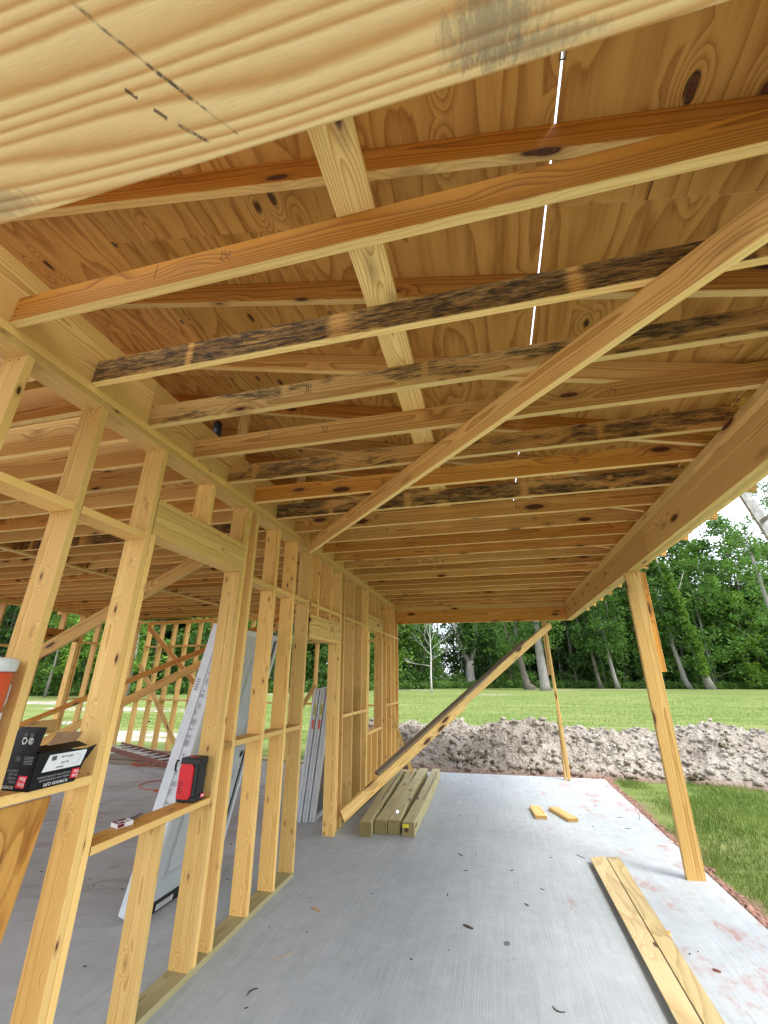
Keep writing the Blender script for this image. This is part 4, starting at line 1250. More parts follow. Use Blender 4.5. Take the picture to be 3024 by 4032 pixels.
pr = [boxvf(-0.072, -0.054, fy - 0.001, fy, fz + 0.018 + i * 0.0042, fz + 0.0193 + i * 0.0042) for i in range(3)] + \
     [boxvf(-0.040, -0.018, fy - 0.001, fy, fz + 0.018 + i * 0.0042, fz + 0.0193 + i * 0.0042) for i in range(3)]
v, f = merge(pr); link('small_print', mesh('small_print', v, f, GREYINK), None, ct)

# jobsite speaker on the window sill
ZP = 0.918
sp = thing('jobsite_speaker', 'black and red jobsite speaker standing on the window sill', 'speaker')
def oct_prism(x0, x1, y0, y1, z0, z1, c, taper=0.0):
    def ringv(z, t_):
        return [(x0 + c + t_, y0 + t_, z), (x1 - c - t_, y0 + t_, z), (x1 - t_, y0 + c + t_, z), (x1 - t_, y1 - c - t_, z), (x1 - c - t_, y1 - t_, z), (x0 + c + t_, y1 - t_, z), (x0 + t_, y1 - c - t_, z), (x0 + t_, y0 + c + t_, z)]
    v = ringv(z0, taper) + ringv(z0 + 0.006, 0) + ringv(z1 - 0.006, 0) + ringv(z1, taper)
    f = [tuple(range(7, -1, -1)), tuple(range(24, 32))]
    for r_ in range(3):
        for k in range(8):
            f.append((r_ * 8 + k, r_ * 8 + (k + 1) % 8, r_ * 8 + 8 + (k + 1) % 8, r_ * 8 + 8 + k))
    return v, f
X0, X1, Y0, Y1 = -0.152, -0.020, 2.205, 2.330
v, f = oct_prism(X0 + 0.004, X1 - 0.004, Y0 + 0.005, Y1 - 0.005, ZP + 0.004, ZP + 0.232, 0.012)
link('case', mesh('case', v, f, BLACKP), None, sp)
v, f = oct_prism(X0 - 0.002, X1 + 0.004, Y0 - 0.003, Y1, ZP, ZP + 0.032, 0.018, 0.004)
link('base_bumper', mesh('base_bumper', v, f, BLACKP), None, sp)
v, f = oct_prism(X0 - 0.002, X1 + 0.004, Y0 - 0.004, Y1, ZP + 0.205, ZP + 0.244, 0.018, 0.004)
link('top_bumper', mesh('top_bumper', v, f, BLACKP), None, sp)
def plate_y(name, pts, y, th, mat):
    n = len(pts)
    v = [(x, y, z) for x, z in pts] + [(x, y + th, z) for x, z in pts]
    f = [tuple(range(n)), tuple(range(2 * n - 1, n - 1, -1))] + [(i, n + i, n + (i + 1) % n, (i + 1) % n) for i in range(n)]
    return link(name, mesh(name, v, f, mat), None, sp)
gr = plate_y('red_grille', [(X0 + 0.012, ZP + 0.032), (X0 + 0.022, ZP + 0.018), (X1 - 0.034, ZP + 0.018), (X1 - 0.022, ZP + 0.034), (X1 - 0.022, ZP + 0.190),
                      (X1 - 0.034, ZP + 0.212), (X0 + 0.022, ZP + 0.212), (X0 + 0.012, ZP + 0.196)], Y0 - 0.008, 0.016, REDP)
text('raised_letters', 'RMS', 0.046, (X0 + 0.052, Y0 - 0.0085, ZP + 0.046), (0, 0, 1), (-1, 0, 0), DRED, gr, sx=0.85)
v, f = merge([boxvf(X0 + 0.035, X1 - 0.03, Y0 + 0.02, Y1 - 0.035, ZP + 0.2441, ZP + 0.2465)])
tp = link('top_panel', mesh('top_panel', v, f, BLACKP), None, sp)
v, f = merge([boxvf(X0 + 0.05, X0 + 0.078, Y0 + 0.03, Y0 + 0.055, ZP + 0.2466, ZP + 0.250), boxvf(X0 + 0.085, X0 + 0.092, Y0 + 0.03, Y0 + 0.05, ZP + 0.2466, ZP + 0.249)])
link('red_button', mesh('red_button', v, f, REDP), None, sp)
v, f = merge([boxvf(X1 + 0.0035, X1 + 0.0055, Y1 - 0.055, Y1 - 0.014, ZP + 0.014, ZP + 0.036)])
bd = link('badge', mesh('badge', v, f, REDINK), None, sp)
v, f = merge([boxvf(X1 + 0.0056, X1 + 0.0062, Y1 - 0.049 + i * 0.006, Y1 - 0.046 + i * 0.006, ZP + 0.020, ZP + 0.031) for i in range(5)])
link('badge_script', mesh('badge_script', v, f, WHITEINK), None, sp)
v, f = merge([boxvf(X1 - 0.0035, X1 - 0.0022, Y0 + 0.02, Y1 - 0.02, ZP + 0.193, ZP + 0.197), boxvf(X1 - 0.0035, X1 + 0.0045, Y0 + 0.022, Y0 + 0.026, ZP + 0.04, ZP + 0.2)])
link('case_rib', mesh('case_rib', v, f, BLACKP), None, sp)
v, f = tube([(X0 - 0.004, Y0 + 0.0, ZP + 0.225), (X0 - 0.017, Y0 - 0.006, ZP + 0.232), (X0 - 0.022, Y0 - 0.008, ZP + 0.205), (X0 - 0.022, Y0 - 0.008, ZP + 0.178), (X0 - 0.010, Y0 - 0.004, ZP + 0.168)], [0.005, 0.006, 0.007, 0.007, 0.003], 6)
link('side_clip', mesh('side_clip', v, f, BLACKP, True), None, sp)

# cigarette-style packet lying flat
pk = thing('cigarette_packet', 'flattened red and white packet lying on the window sill', 'packet')
pc = Vector((-0.103, 1.742, ZP + 0.011))
pm = Matrix.Translation(pc) @ Matrix.Rotation(R(77), 4, 'Z') @ Matrix.Rotation(R(4), 4, 'X')
def pkp(name, bxs, mat):
    v, f = merge(bxs); o = link(name, mesh(name, v, f, mat), None, pk); o.matrix_world = pm
v, f = boxvf(-0.044, 0.044, -0.028, 0.028, -0.0095, 0.0095)
pkp('carton', [(v, f)], PAPER)
pkp('red_panel', [boxvf(-0.0425, 0.0, -0.0265, -0.004, 0.0096, 0.0100), boxvf(-0.0425, -0.022, 0.002, 0.0265, 0.0096, 0.0100), boxvf(-0.017, 0.030, 0.008, 0.0265, 0.0096, 0.0100),
                  boxvf(-0.0425, -0.006, -0.0285, -0.0281, -0.007, 0.008)], DRED)
pkp('white_chevron', [([(-0.04, -0.018, 0.0103), (-0.036, -0.022, 0.0103), (-0.012, -0.006, 0.0103), (-0.016, -0.003, 0.0103)], [(0, 1, 2, 3)])], PAPER)
pkp('small_print', [boxvf(0.006, 0.032, -0.024 + i * 0.004, -0.0225 + i * 0.004, 0.0096, 0.0099) for i in range(5)], GREYINK)
# dark folding tool beside it
v, f = merge([tube([(0, 0, 0), (0.03, 0.0, 0.001), (0.075, 0.0, 0.002)], [0.008, 0.009, 0.006], 6), tube([(-0.02, 0.002, 0.001), (0.0, 0.0, 0.001)], [0.009, 0.009], 6)])
o = link('utility_knife', mesh('utility_knife', v, f, plain('grey_grip', (0.10, 0.095, 0.09), 0.6)))
o.location = (-0.118, 1.835, ZP + 0.009); o.rotation_euler = (0, 0, R(98))
tag(o, 'small grey folded knife lying behind the red and white packet', 'knife')

# orange water jug
jg = thing('water_jug', 'orange drinks jug with a white screw lid behind the nearest stud', 'water jug', loc=(0, 0, 0))
JC = Vector((-0.070, 0.770, 0))
def lathe(name, prof, mat, par, cen=JC, seg=36, smooth=True):
    v, f = [], []
    for r_, z_ in prof:
        for k in range(seg):
            a = 2 * math.pi * k / seg
            v.append((cen.x + r_ * math.cos(a), cen.y + r_ * math.sin(a), z_))
    n = len(prof)
    for i in range(n - 1):
        for k in range(seg):
            f.append((i * seg + k, i * seg + (k + 1) % seg, (i + 1) * seg + (k + 1) % seg, (i + 1) * seg + k))
    f.append(tuple(range(seg - 1, -1, -1))); f.append(tuple(range((n - 1) * seg, n * seg)))
    return link(name, mesh(name, v, f, mat, smooth), None, par)
lathe('jug_body', [(0.106, ZS), (0.112, ZS + 0.006), (0.114, 1.30), (0.116, 1.36), (0.120, 1.365), (0.120, 1.42), (0.118, 1.43), (0.122, 1.60), (0.124, 1.665), (0.118, 1.672)], JUGO, jg)
lathe('lid', [(0.126, 1.673), (0.131, 1.676), (0.132, 1.712), (0.127, 1.722), (0.10, 1.726), (0.03, 1.727)], JUGW, jg)
v, f = tube([(-0.065, 0.770 + 0.121, 1.635), (-0.062, 0.770 + 0.150, 1.620), (-0.062, 0.770 + 0.150, 1.560), (-0.064, 0.770 + 0.128, 1.525), (-0.065, 0.770 + 0.112, 1.520)], [0.007, 0.008, 0.008, 0.008, 0.006], 8)
link('handle', mesh('handle', v, f, JUGW, True), None, jg)
v, f = boxvf(JC.x + 0.03, JC.x + 0.10, JC.y - 0.03, JC.y + 0.03, 1.43, 1.53)
parts = []
n = 8
vv, ff = [], []
for i in range(n + 1):
    a = R(5 + 75 * i / n)
    vv += [(JC.x + 0.1255 * math.cos(a), JC.y + 0.1255 * math.sin(a), 1.44), (JC.x + 0.1255 * math.cos(a), JC.y + 0.1255 * math.sin(a), 1.525)]
for i in range(n):
    ff.append((2 * i, 2 * i + 2, 2 * i + 3, 2 * i + 1))
link('white_label', mesh('white_label', vv, ff, PAPER, True), None, jg)

# black drinks can on top of the band board
cn_ = thing('drinks_can', 'dark drinks can standing on the band board above the porch joists', 'can')
lathe('can_body', [(0.026, 3.373), (0.033, 3.381), (0.033, 3.482), (0.028, 3.494), (0.026, 3.495), (0.024, 3.490)], plain('dark_blue_can', (0.01, 0.014, 0.022), 0.3, 0.5), cn_, Vector((-0.021, 1.842, 0)))
v, f = merge([boxvf(0.0125, 0.0130, 1.836, 1.848, 3.40 + i * 0.016, 3.408 + i * 0.016) for i in range(4)])
link('can_marks', mesh('can_marks', v, f, plain('can_print', (0.05, 0.10, 0.16), 0.4)), None, cn_)

# ================================================================== DOOR UNIT LEANING INSIDE THE WALL
dr = thing('entry_door', 'pale grey panelled door in its white frame leaning on the inside of the stud wall', 'door')
du = Vector((0.0, 1.0, 0.0)); dv = (Vector((-0.300, 2.83, 2.07)) - Vector((-0.735, 2.83, 0.0))).normalized(); dn = du.cross(dv)
DM = Matrix((du, dv, dn)).transposed().to_4x4(); DM.translation = Vector((-0.735, 2.80, 0.012))
def dpart(name, boxes, mat, par=dr):
    v, f = merge([boxvf(*b) for b in boxes])
    o = link(name, mesh(name, v, f, mat), None, par); o.matrix_world = DM
    return o
DH = 2.09
dpart('door_leaf', [(0.035, 0.895, 0.055, DH - 0.04, -0.052, -0.008)], DOORM)
mo = []
for (a, b, c, d) in ((0.15, 0.44, 0.20, 0.86), (0.50, 0.79, 0.20, 0.86), (0.15, 0.44, 1.05, 1.85), (0.50, 0.79, 1.05, 1.85)):
    for w_, h_ in ((0.0, 0.005), (0.022, 0.009), (0.036, 0.004)):
        mo += [(a + w_, b - w_, c + w_, c + w_ + 0.010, -0.008, -0.008 + h_), (a + w_, b - w_, d - w_ - 0.010, d - w_, -0.008, -0.008 + h_),
               (a + w_, a + w_ + 0.010, c + w_ + 0.010, d - w_ - 0.010, -0.008, -0.008 + h_), (b - w_ - 0.010, b - w_, c + w_ + 0.010, d - w_ - 0.010, -0.008, -0.008 + h_)]
dpart('panel_moulding', mo, DOORM)
dpart('side_jamb', [(-0.004, 0.033, 0.0, DH, -0.115, 0.0)], WRAPM)
dpart('side_jamb', [(0.905, 0.945, 0.0, DH, -0.115, 0.0)], WRAPM)
dpart('head_jamb', [(-0.004, 0.945, DH - 0.04, DH + 0.005, -0.116, 0.002)], WRAPM)
dpart('outer_casing', [(-0.016, -0.005, 0.0, DH + 0.005, -0.165, -0.085), (0.946, 0.960, 0.0, DH + 0.005, -0.165, -0.085)], WRAPM)
dpart('threshold', [(0.034, 0.904, 0.0, 0.075, -0.115, 0.004)], BLACKP)
dpart('threshold_label', [(0.16, 0.34, 0.012, 0.052, 0.0045, 0.0055)], VINYL)
dpart('label_print', [(0.175 + 0.03 * i, 0.197 + 0.03 * i, 0.018 + 0.012 * j, 0.026 + 0.012 * j, 0.0057, 0.006) for i in range(5) for j in range(3)], GREYINK)
dpart('weather_strip', [(0.862, 0.874, 0.06, DH - 0.05, -0.0075, 0.0015)], BLACKP)
for hy in (0.98, 1.12):
    v, f = tube([(0.815, hy, -0.012), (0.815, hy, -0.0035)], 0.027 if hy < 1 else 0.022, 20)
    o = link('lock_bore', mesh('lock_bore', v, f, BLACKP), None, dr); o.matrix_world = DM
    v, f = tube([(0.815 + 0.033 * math.cos(a), hy + 0.033 * math.sin(a), -0.006) for a in np.linspace(0, 6.283, 20)], 0.0035, 5)
    o = link('bore_ring', mesh('bore_ring', v, f, ALU, True), None, dr); o.matrix_world = DM
# printed marks running up the wrap on the jamb edge
pr = []
r_ = random.Random(5)
yv = 0.45
while yv < 1.85:
    L = r_.uniform(0.015, 0.05)
    for q in range(2):
        if r_.random() < 0.75:
            zz = -0.075 + q * 0.017
            pr.append((-0.0172, -0.0163, yv, yv + L, zz, zz + 0.010))
    yv += L + r_.uniform(0.012, 0.05)
for i in range(5):
    pr.append((-0.0172, -0.0163, 1.55 + i * 0.02, 1.562 + i * 0.02, -0.150, -0.115))
dpart('wrap_print', pr, GREYINK)

# ================================================================== WINDOW UNITS
WV = (Vector((0.19, -0.10, 1.50))).normalized()
WU = Vector((0.02, 1.0, 0.0)); WU = (WU - WV * WU.dot(WV)).normalized()
WN = WU.cross(WV)
wlab = ['white window unit with stickered edge, farthest from the wall in the leaning stack',
        'middle one of three white window units leaning together, stickers on its edge',
        'white vinyl window unit nearest the stud wall, dark glass showing behind the doorway stud']
for i in range(3):
    w_ = thing('window_unit', wlab[i], 'window', 'window units leaning beside the doorway')
    M_ = Matrix((WU, WV, WN)).transposed().to_4x4()
    M_.translation = Vector((-0.640 + 0.082 * i, 5.225 + 0.018 * i, 0.006))
    def wp(name, boxes, mat):
        v, f = merge([boxvf(*b) for b in boxes])
        o = link(name, mesh(name, v, f, mat), None, w_); o.matrix_world = M_
    H_, B_ = 1.52, 0.82
    wp('frame_bar', [(0, 0.045, 0, H_, 0, 0.07)], VINYL)
    wp('frame_bar', [(B_ - 0.045, B_, 0, H_, 0, 0.07)], VINYL)
    wp('frame_bar', [(0.046, B_ - 0.046, 0, 0.045, 0, 0.07)], VINYL)
    wp('frame_bar', [(0.046, B_ - 0.046, H_ - 0.045, H_, 0, 0.07)], VINYL)
    wp('nailing_fin', [(-0.03, 0.0, -0.0, H_ + 0.02, 0.030, 0.033), (B_, B_ + 0.03, -0.0, H_ + 0.02, 0.030, 0.033)], VINYL)
    wp('meeting_rail', [(0.046, B_ - 0.046, H_ / 2 - 0.03, H_ / 2 + 0.02, 0.012, 0.055)], VINYL)
    wp('sash_stile', [(0.046, 0.080, 0.046, H_ / 2 - 0.031, 0.02, 0.05)], VINYL)
    wp('sash_stile', [(B_ - 0.080, B_ - 0.046, 0.046, H_ / 2 - 0.031, 0.02, 0.05)], VINYL)
    wp('pane', [(0.080, B_ - 0.080, 0.046, H_ / 2 - 0.031, 0.032, 0.038)], GLASS)
    wp('pane', [(0.046, B_ - 0.046, H_ / 2 + 0.021, H_ - 0.046, 0.022, 0.028)], GLASS)
    if i < 2:
        wp('yellow_sticker', [(-0.0012, -0.0002, 1.20, 1.36, 0.042, 0.066)], YELLOW)
        wp('white_sticker', [(-0.0012, -0.0002, 1.365, 1.40, 0.042, 0.066)], PAPER); wp('white_sticker', [(-0.0012, -0.0002, 1.165, 1.195, 0.042, 0.066)], PAPER)
        wp('orange_sticker', [(-0.0012, -0.0002, 1.05, 1.16, 0.042, 0.066)], ORANGEST)
        wp('sticker_print', [(-0.0018, -0.0013, 1.22 + 0.02 * q, 1.231 + 0.02 * q, 0.046, 0.062) for q in range(6)], INK)

# ================================================================== LADDER, LUMBER AND CORDS AT THE BACK
ld = thing('lying_ladder', 'red-brown ladder lying on its back across grey lumber near the far wall', 'ladder')
A0, A1 = Vector((-6.75, 8.27, 0.215)), Vector((-2.9, 6.66, 0.11))
dl = (A1 - A0).normalized()
sl = Vector((-dl.y, dl.x, 0)).normalized()
Wl = 0.43
board('ladder_rail', A0, A1, 0.085, 0.030, -sl, FIBERGL, ld)
board('ladder_rail', A0 + sl * Wl, A1 + sl * Wl, 0.085, 0.030, -sl, FIBERGL, ld)
v, f = tube([(0, 0, 0), (0, Wl - 0.03, 0)], 0.016, 8)
for i in range(13):
    c = A0 + dl * (0.22 + 0.305 * i) + sl * 0.015 + Vector((0, 0, 0.01))
    o = board('ladder_rung', c, c + sl * (Wl - 0.03), 0.045, 0.022, (0, 0, 1), ALU, ld)
lm = thing('lumber_pile', 'grey weathered planks lying under the red-brown ladder', 'lumber')
for (a, b, z_, w_) in (((-6.9, 7.92), (-4.78, 7.80), 0.030, 0.19), ((-6.95, 8.12), (-4.60, 8.02), 0.030, 0.19), ((-6.8, 8.02), (-4.72, 7.90), 0.085, 0.19), ((-6.9, 8.34), (-4.3, 8.24), 0.045, 0.14)):
    board('plank', (*a, z_), (*b, z_), w_, 0.052, (0, 0, 1), GREYED, lm, tint=0.1)
def cord(name, lb, pts, r_=0.006):
    # smooth through the points
    P = [Vector(p) for p in pts]
    out = []
    for i in range(len(P) - 1):
        p0 = P[max(i - 1, 0)]; p1 = P[i]; p2 = P[i + 1]; p3 = P[min(i + 2, len(P) - 1)]
        for k in range(6):
            t_ = k / 6
            out.append(0.5 * ((2 * p1) + (p2 - p0) * t_ + (2 * p0 - 5 * p1 + 4 * p2 - p3) * t_ ** 2 + (3 * p1 - p0 - 3 * p2 + p3) * t_ ** 3))
    out.append(P[-1])
    v, f = tube(out, r_, 6)
    o = link(name, mesh(name, v, f, CORDM, True))
    return tag(o, lb, 'cord')
pts = [(-5.35, 7.70, 0.008)]
for i in range(15):
    a = i * 0.95
    pts.append((-5.0 + 0.35 * math.cos(a) + 0.012 * i, 7.72 + 0.16 * math.sin(a * 1.3), 0.01 + 0.11 * abs(math.sin(i * 0.7)) * (1 if i % 3 else 0.3)))
cord('extension_cord', 'tangled orange extension cord heaped against the grey planks', pts, 0.008)
cord('extension_cord', 'orange cord looping on the floor, passing behind the white door frame', [(-2.6, 6.35, 0.008), (-3.3, 6.55, 0.008), (-3.72, 6.68, 0.008), (-3.93, 6.55, 0.008), (-3.86, 6.25, 0.008), (-3.55, 6.10, 0.008), (-3.2, 6.16, 0.012), (-3.4, 6.05, 0.008), (-3.1, 5.98, 0.01), (-2.5, 5.95, 0.008)], 0.007)
# black stub pipe outside the far wall
v, f = tube([(-6.87, 9.62, ZG - 0.05), (-6.84, 9.62, 0.57), (-6.80, 9.62, 0.60), (-6.74, 9.62, 0.60)], 0.016, 8)
o = link('stub_pipe', mesh('stub_pipe', v, f, BLACKP, True)); tag(o, 'thin black stub pipe standing just outside the far wall', 'pipe')

# ladder leaning on the eave outside
ol = thing('eave_ladder', 'worn grey ladder leaning against the rafter tails outside the long beam', 'ladder')
e0, e1 = Vector((3.985, 3.20, 3.16)), Vector((4.74, 3.20, ZG + 0.01))
ax = (e1 - e0).normalized()
nn = Vector((ax.z, 0, -ax.x))
for yy in (0.0, -0.42):
    board('ladder_rail', e0 + Vector((0, yy, 0)), e1 + Vector((0, yy, 0)), 0.075, 0.028, (0, 1, 0), GREYRAIL, ol)
for i in range(11):
    c = e0 + ax * (0.04 + 0.305 * i)
    v, f = tube([c + Vector((0, 0.02, 0)), c + Vector((0, -0.44, 0))], 0.017, 10)
    link('ladder_rung', mesh('ladder_rung', v, f, GREYRAIL, True), None, ol)

# ================================================================== DIRT PILE
xs = np.arange(-2.6, 17, 0.045); ys = np.arange(8.72, 14.6, 0.045)
def mound(X, Y):
    base0 = np.interp(X, [-3, 0.4, 3.7, 5.2, 6.5, 9, 17], [8.95, 9.20, 9.25, 9.35, 8.95, 8.5, 8.0])
    crest = np.interp(X, [-3, 0.5, 3, 6, 17], [10.9, 10.9, 11.1, 11.1, 10.8])
    Hh = np.interp(X, [-2.6, -1.5, -0.2, 1.2, 2.6, 3.6, 4.4, 5.2, 6.2, 7.4, 17], [0, 0.42, 0.50, 0.38, 0.68, 0.56, 0.44, 0.40, 0.50, 0.44, 0.40])
    t_ = np.clip((Y - base0) / (crest - base0), 0, 1)
    fr = np.sin(t_ * math.pi / 2) ** 1.15
    bk = np.clip((14.0 - Y) / (14.0 - crest), 0, 1)
    bk = np.sin(bk * math.pi / 2)
    s_ = fr * bk
    n = 0.30 * vnoise(21, X, Y, 0.9, 3) + 0.22 * vnoise(22, X, Y, 2.6, 3) + 0.22 * np.abs(vnoise(23, X, Y, 5.0, 3)) + 0.11 * vnoise(24, X, Y * 1.6, 15.0, 2)
    return ZG - 0.02 + (Hh + 0.14) * s_ + n * np.clip(s_ * 1.6, 0, 1) * 0.75 - 0.04 * (1 - np.clip(s_ * 8, 0, 1)) 
me = grid_sheet('dirt_pile', xs, ys, mound, DIRT)
for pgn in me.polygons:
    pgn.use_smooth = False
dp = link('dirt_pile', me)
dp['kind'] = 'stuff'; dp['label'] = 'long heap of pale clodded earth beyond the end of the slab'; dp['category'] = 'dirt pile'
ICO = None
bm = bmesh.new(); bmesh.ops.create_icosphere(bm, subdivisions=1, radius=1.0)
ICO_V = np.array([w.co[:] for w in bm.verts]); ICO_F = np.array([[w.index for w in fc.verts] for fc in bm.faces]); bm.free()
def clods(name, pos, size, mat, flat=0.65, seed=1):
    r = np.random.default_rng(seed)
    n = len(pos)
    V = np.repeat(ICO_V[None], n, 0) * (1 + 0.35 * (r.random((n, len(ICO_V), 1)) - 0.5) * 2)
    sc = size[:, None] * np.stack([1 + 0.6 * (r.random(n) - 0.5), 1 + 0.6 * (r.random(n) - 0.5), flat * (1 + 0.5 * (r.random(n) - 0.5))], 1)
    V = V * sc[:, None, :]
    a = r.random(n) * 6.28; ti = (r.random(n) - 0.5) * 1.2
    ca, sa, ct_, st_ = np.cos(a), np.sin(a), np.cos(ti), np.sin(ti)
    y2 = V[..., 1] * ct_[:, None] - V[..., 2] * st_[:, None]; z2 = V[..., 1] * st_[:, None] + V[..., 2] * ct_[:, None]
    x3 = V[..., 0] * ca[:, None] - y2 * sa[:, None]; y3 = V[..., 0] * sa[:, None] + y2 * ca[:, None]
    V = np.stack([x3, y3, z2], -1) + pos[:, None, :]
    F = (ICO_F[None] + (np.arange(n) * len(ICO_V))[:, None, None]).reshape(-1, 3)
    return mesh_np(name, V.reshape(-1, 3), F, mat)
def mesh_np(name, V, F, mat):
    me = bpy.data.meshes.new(name)
    k = F.shape[1]
    me.vertices.add(len(V)); me.vertices.foreach_set('co', V.astype(np.float32).ravel())
    me.loops.add(F.size); me.loops.foreach_set('vertex_index', F.astype(np.int32).ravel())
    me.polygons.add(len(F)); me.polygons.foreach_set('loop_start', np.arange(0, F.size, k, dtype=np.int32))
    me.update(calc_edges=True)
    if mat is not None:
        me.materials.append(mat)
    return me
n = 9000
px = rng.uniform(-2.3, 14, n); py = 9.0 + 4.2 * rng.random(n) ** 1.4
pz = mound(px, py)
ok = pz > ZG + 0.05
px, py, pz = px[ok], py[ok], pz[ok]
sz = 0.014 + 0.075 * rng.random(len(px)) ** 3.0
o = link('dirt_clods', clods('dirt_clods', np.stack([px, py, pz + sz * 0.2], 1), sz, DIRT, 0.6, 3))
o['kind'] = 'stuff'; o['label'] = 'loose pale clods strewn all over the earth heap'; o['category'] = 'dirt'
# darker sods with roots, a handful, on the heap
SOD = plain('dark_sod', (0.11, 0.095, 0.055), 0.95, 0.1, var=0.6, scale=14, bumpd=0.02)
sp_ = np.array([(1.28, 9.75), (0.92, 9.7), (1.75, 9.6), (1.05, 9.95), (1.55, 9.85), (4.4, 9.75), (6.3, 10.2), (2.5, 9.5), (5.4, 9.55), (3.4, 9.5), (6.9, 10.6)])
pp = np.repeat(sp_, 9, 0) + rng.normal(0, 0.10, (len(sp_) * 9, 2))
ss = 0.015 + 0.05 * rng.random(len(pp))
o = link('sod_lumps', clods('sod_lumps', np.stack([pp[:, 0], pp[:, 1], mound(pp[:, 0], pp[:, 1]) + 0.03], 1), ss, SOD, 0.7, 5))
o['kind'] = 'stuff'; o['label'] = 'dark rooty sods lying in the earth heap'; o['category'] = 'sod'
# red clay crumbs along the slab edge
CLAY = plain('red_clay', (0.25, 0.145, 0.11), 0.95, 0.1, var=0.6, scale=9, bumpd=0.01)
n = 3400
cy_ = rng.uniform(1.8, 9.1, n); cx_ = 3.66 + np.abs(rng.normal(0, 0.075, n)) * (0.6 + 0.8 * vnoise(8, cy_, cy_ * 0, 0.8, 2).clip(-0.3, 1))
ss = 0.006 + 0.026 * rng.random(n) ** 2
pz_ = ZG + 0.015 + np.clip(0.10 - (cx_ - 3.65) * 0.35, 0, 0.1) * (0.6 + 0.4 * rng.random(n))
o = link('clay_crumbs', clods('clay_crumbs', np.stack([cx_, cy_, pz_], 1), ss, CLAY, 0.6, 7))
o['kind'] = 'stuff'; o['label'] = 'red clay crumbs heaped along the outer slab edge'; o['category'] = 'clay'
# clay bank itself
def bank(X, Y):
    return ZG - 0.03 + 0.125 * np.clip(1 - (X - 3.60) / (0.17 + 0.30 * vnoise(9, Y, Y * 0, 0.9, 2).clip(-0.5, 1)), 0, 1) + 0.022 * vnoise(12, X, Y, 8.0, 3)
o = link('clay_bank', grid_sheet('clay_bank', np.arange(3.60, 4.35, 0.03), np.arange(1.5, 9.4, 0.03), bank, CLAY))
o['kind'] = 'structure'

# ================================================================== GRASS
def blades(name, P, H, Wd, lean, seed, mat=None):
    r = np.random.default_rng(seed)
    n = len(P)
    a = r.random(n) * 6.283
    dx, dy = np.cos(a) * Wd / 2, np.sin(a) * Wd / 2
    la = r.random(n) * 6.283
    lx, ly = np.cos(la) * lean * H * r.random(n), np.sin(la) * lean * H * r.random(n)
    z0 = P[:, 2] - 0.01
    A = np.stack([P[:, 0] - dx, P[:, 1] - dy, z0], 1); B = np.stack([P[:, 0] + dx, P[:, 1] + dy, z0], 1)
    m1 = np.stack([P[:, 0] + dx * 0.8 + lx * 0.4, P[:, 1] + dy * 0.8 + ly * 0.4, z0 + H * 0.6], 1)
    m0 = np.stack([P[:, 0] - dx * 0.8 + lx * 0.4, P[:, 1] - dy * 0.8 + ly * 0.4, z0 + H * 0.6], 1)
    T_ = np.stack([P[:, 0] + lx, P[:, 1] + ly, z0 + H], 1)
    V = np.stack([A, B, m1, m0, T_], 1).reshape(-1, 3)
    i = np.arange(n)[:, None] * 5
    F = np.concatenate([i + np.array([0, 1, 2]), i + np.array([0, 2, 3]), i + np.array([3, 2, 4])], 0)
    return mesh_np(name, V, F, mat or GRASSM)
def field(n, x0, x1, y0, y1, pw=1.0):
    X = rng.uniform(x0, x1, n); Y = y0 + (y1 - y0) * rng.random(n) ** pw
    return X, Y
X, Y = field(130000, 3.72, 12.5, 2.6, 10.0)
edge_ = 3.86 + 0.14 * vnoise(31, Y, Y * 0, 0.9, 3)
mz = np.where((Y > 8.75), mound(X, Y), -1)
keep = (X > edge_ + 0.10 * rng.random(len(X)) ** 2) & (mz < ZG + 0.03 + 0.05 * rng.random(len(X)))
dens = vnoise(32, X, Y, 1.3, 3)
keep &= (dens > -0.45 + 0.3 * rng.random(len(X)))
X, Y, dn_ = X[keep], Y[keep], dens[keep]
P = np.stack([X, Y, np.full_like(X, ZG)], 1)
Hh = (0.035 + 0.05 * rng.random(len(X))) * (1 + 0.7 * dn_)
o = link('near_grass', blades('near_grass', P, Hh, np.full(len(X), 0.0055), 0.8, 4))
o['kind'] = 'stuff'; o['label'] = 'short green grass growing along the outer slab edge'; o['category'] = 'grass'
X, Y = field(110000, -18, 30, 12.6, 58, 1.5)
mz = np.where((Y < 14.5) & (X > -2.5), mound(X, Y), -1)
dens = vnoise(34, X, Y * 2.2, 0.6, 3)
bare = ((X + 10) / 3.6) ** 2 + ((Y - 12.6) / 1.7) ** 2 < 1.2
keep = (mz < ZG + 0.02) & (dens > -0.30) & ~bare & (rng.random(len(X)) < 1.15 - Y / 52)
X, Y = X[keep], Y[keep]
P = np.stack([X, Y, zg(X, Y)], 1)
o = link('lawn_grass', blades('lawn_grass', P, 0.04 + 0.06 * rng.random(len(X)), 0.012 + Y * 0.0006, 0.9, 6, LAWNM))
o['kind'] = 'stuff'; o['label'] = 'mown lawn grass stretching from the earth heap to the woods'; o['category'] = 'grass'

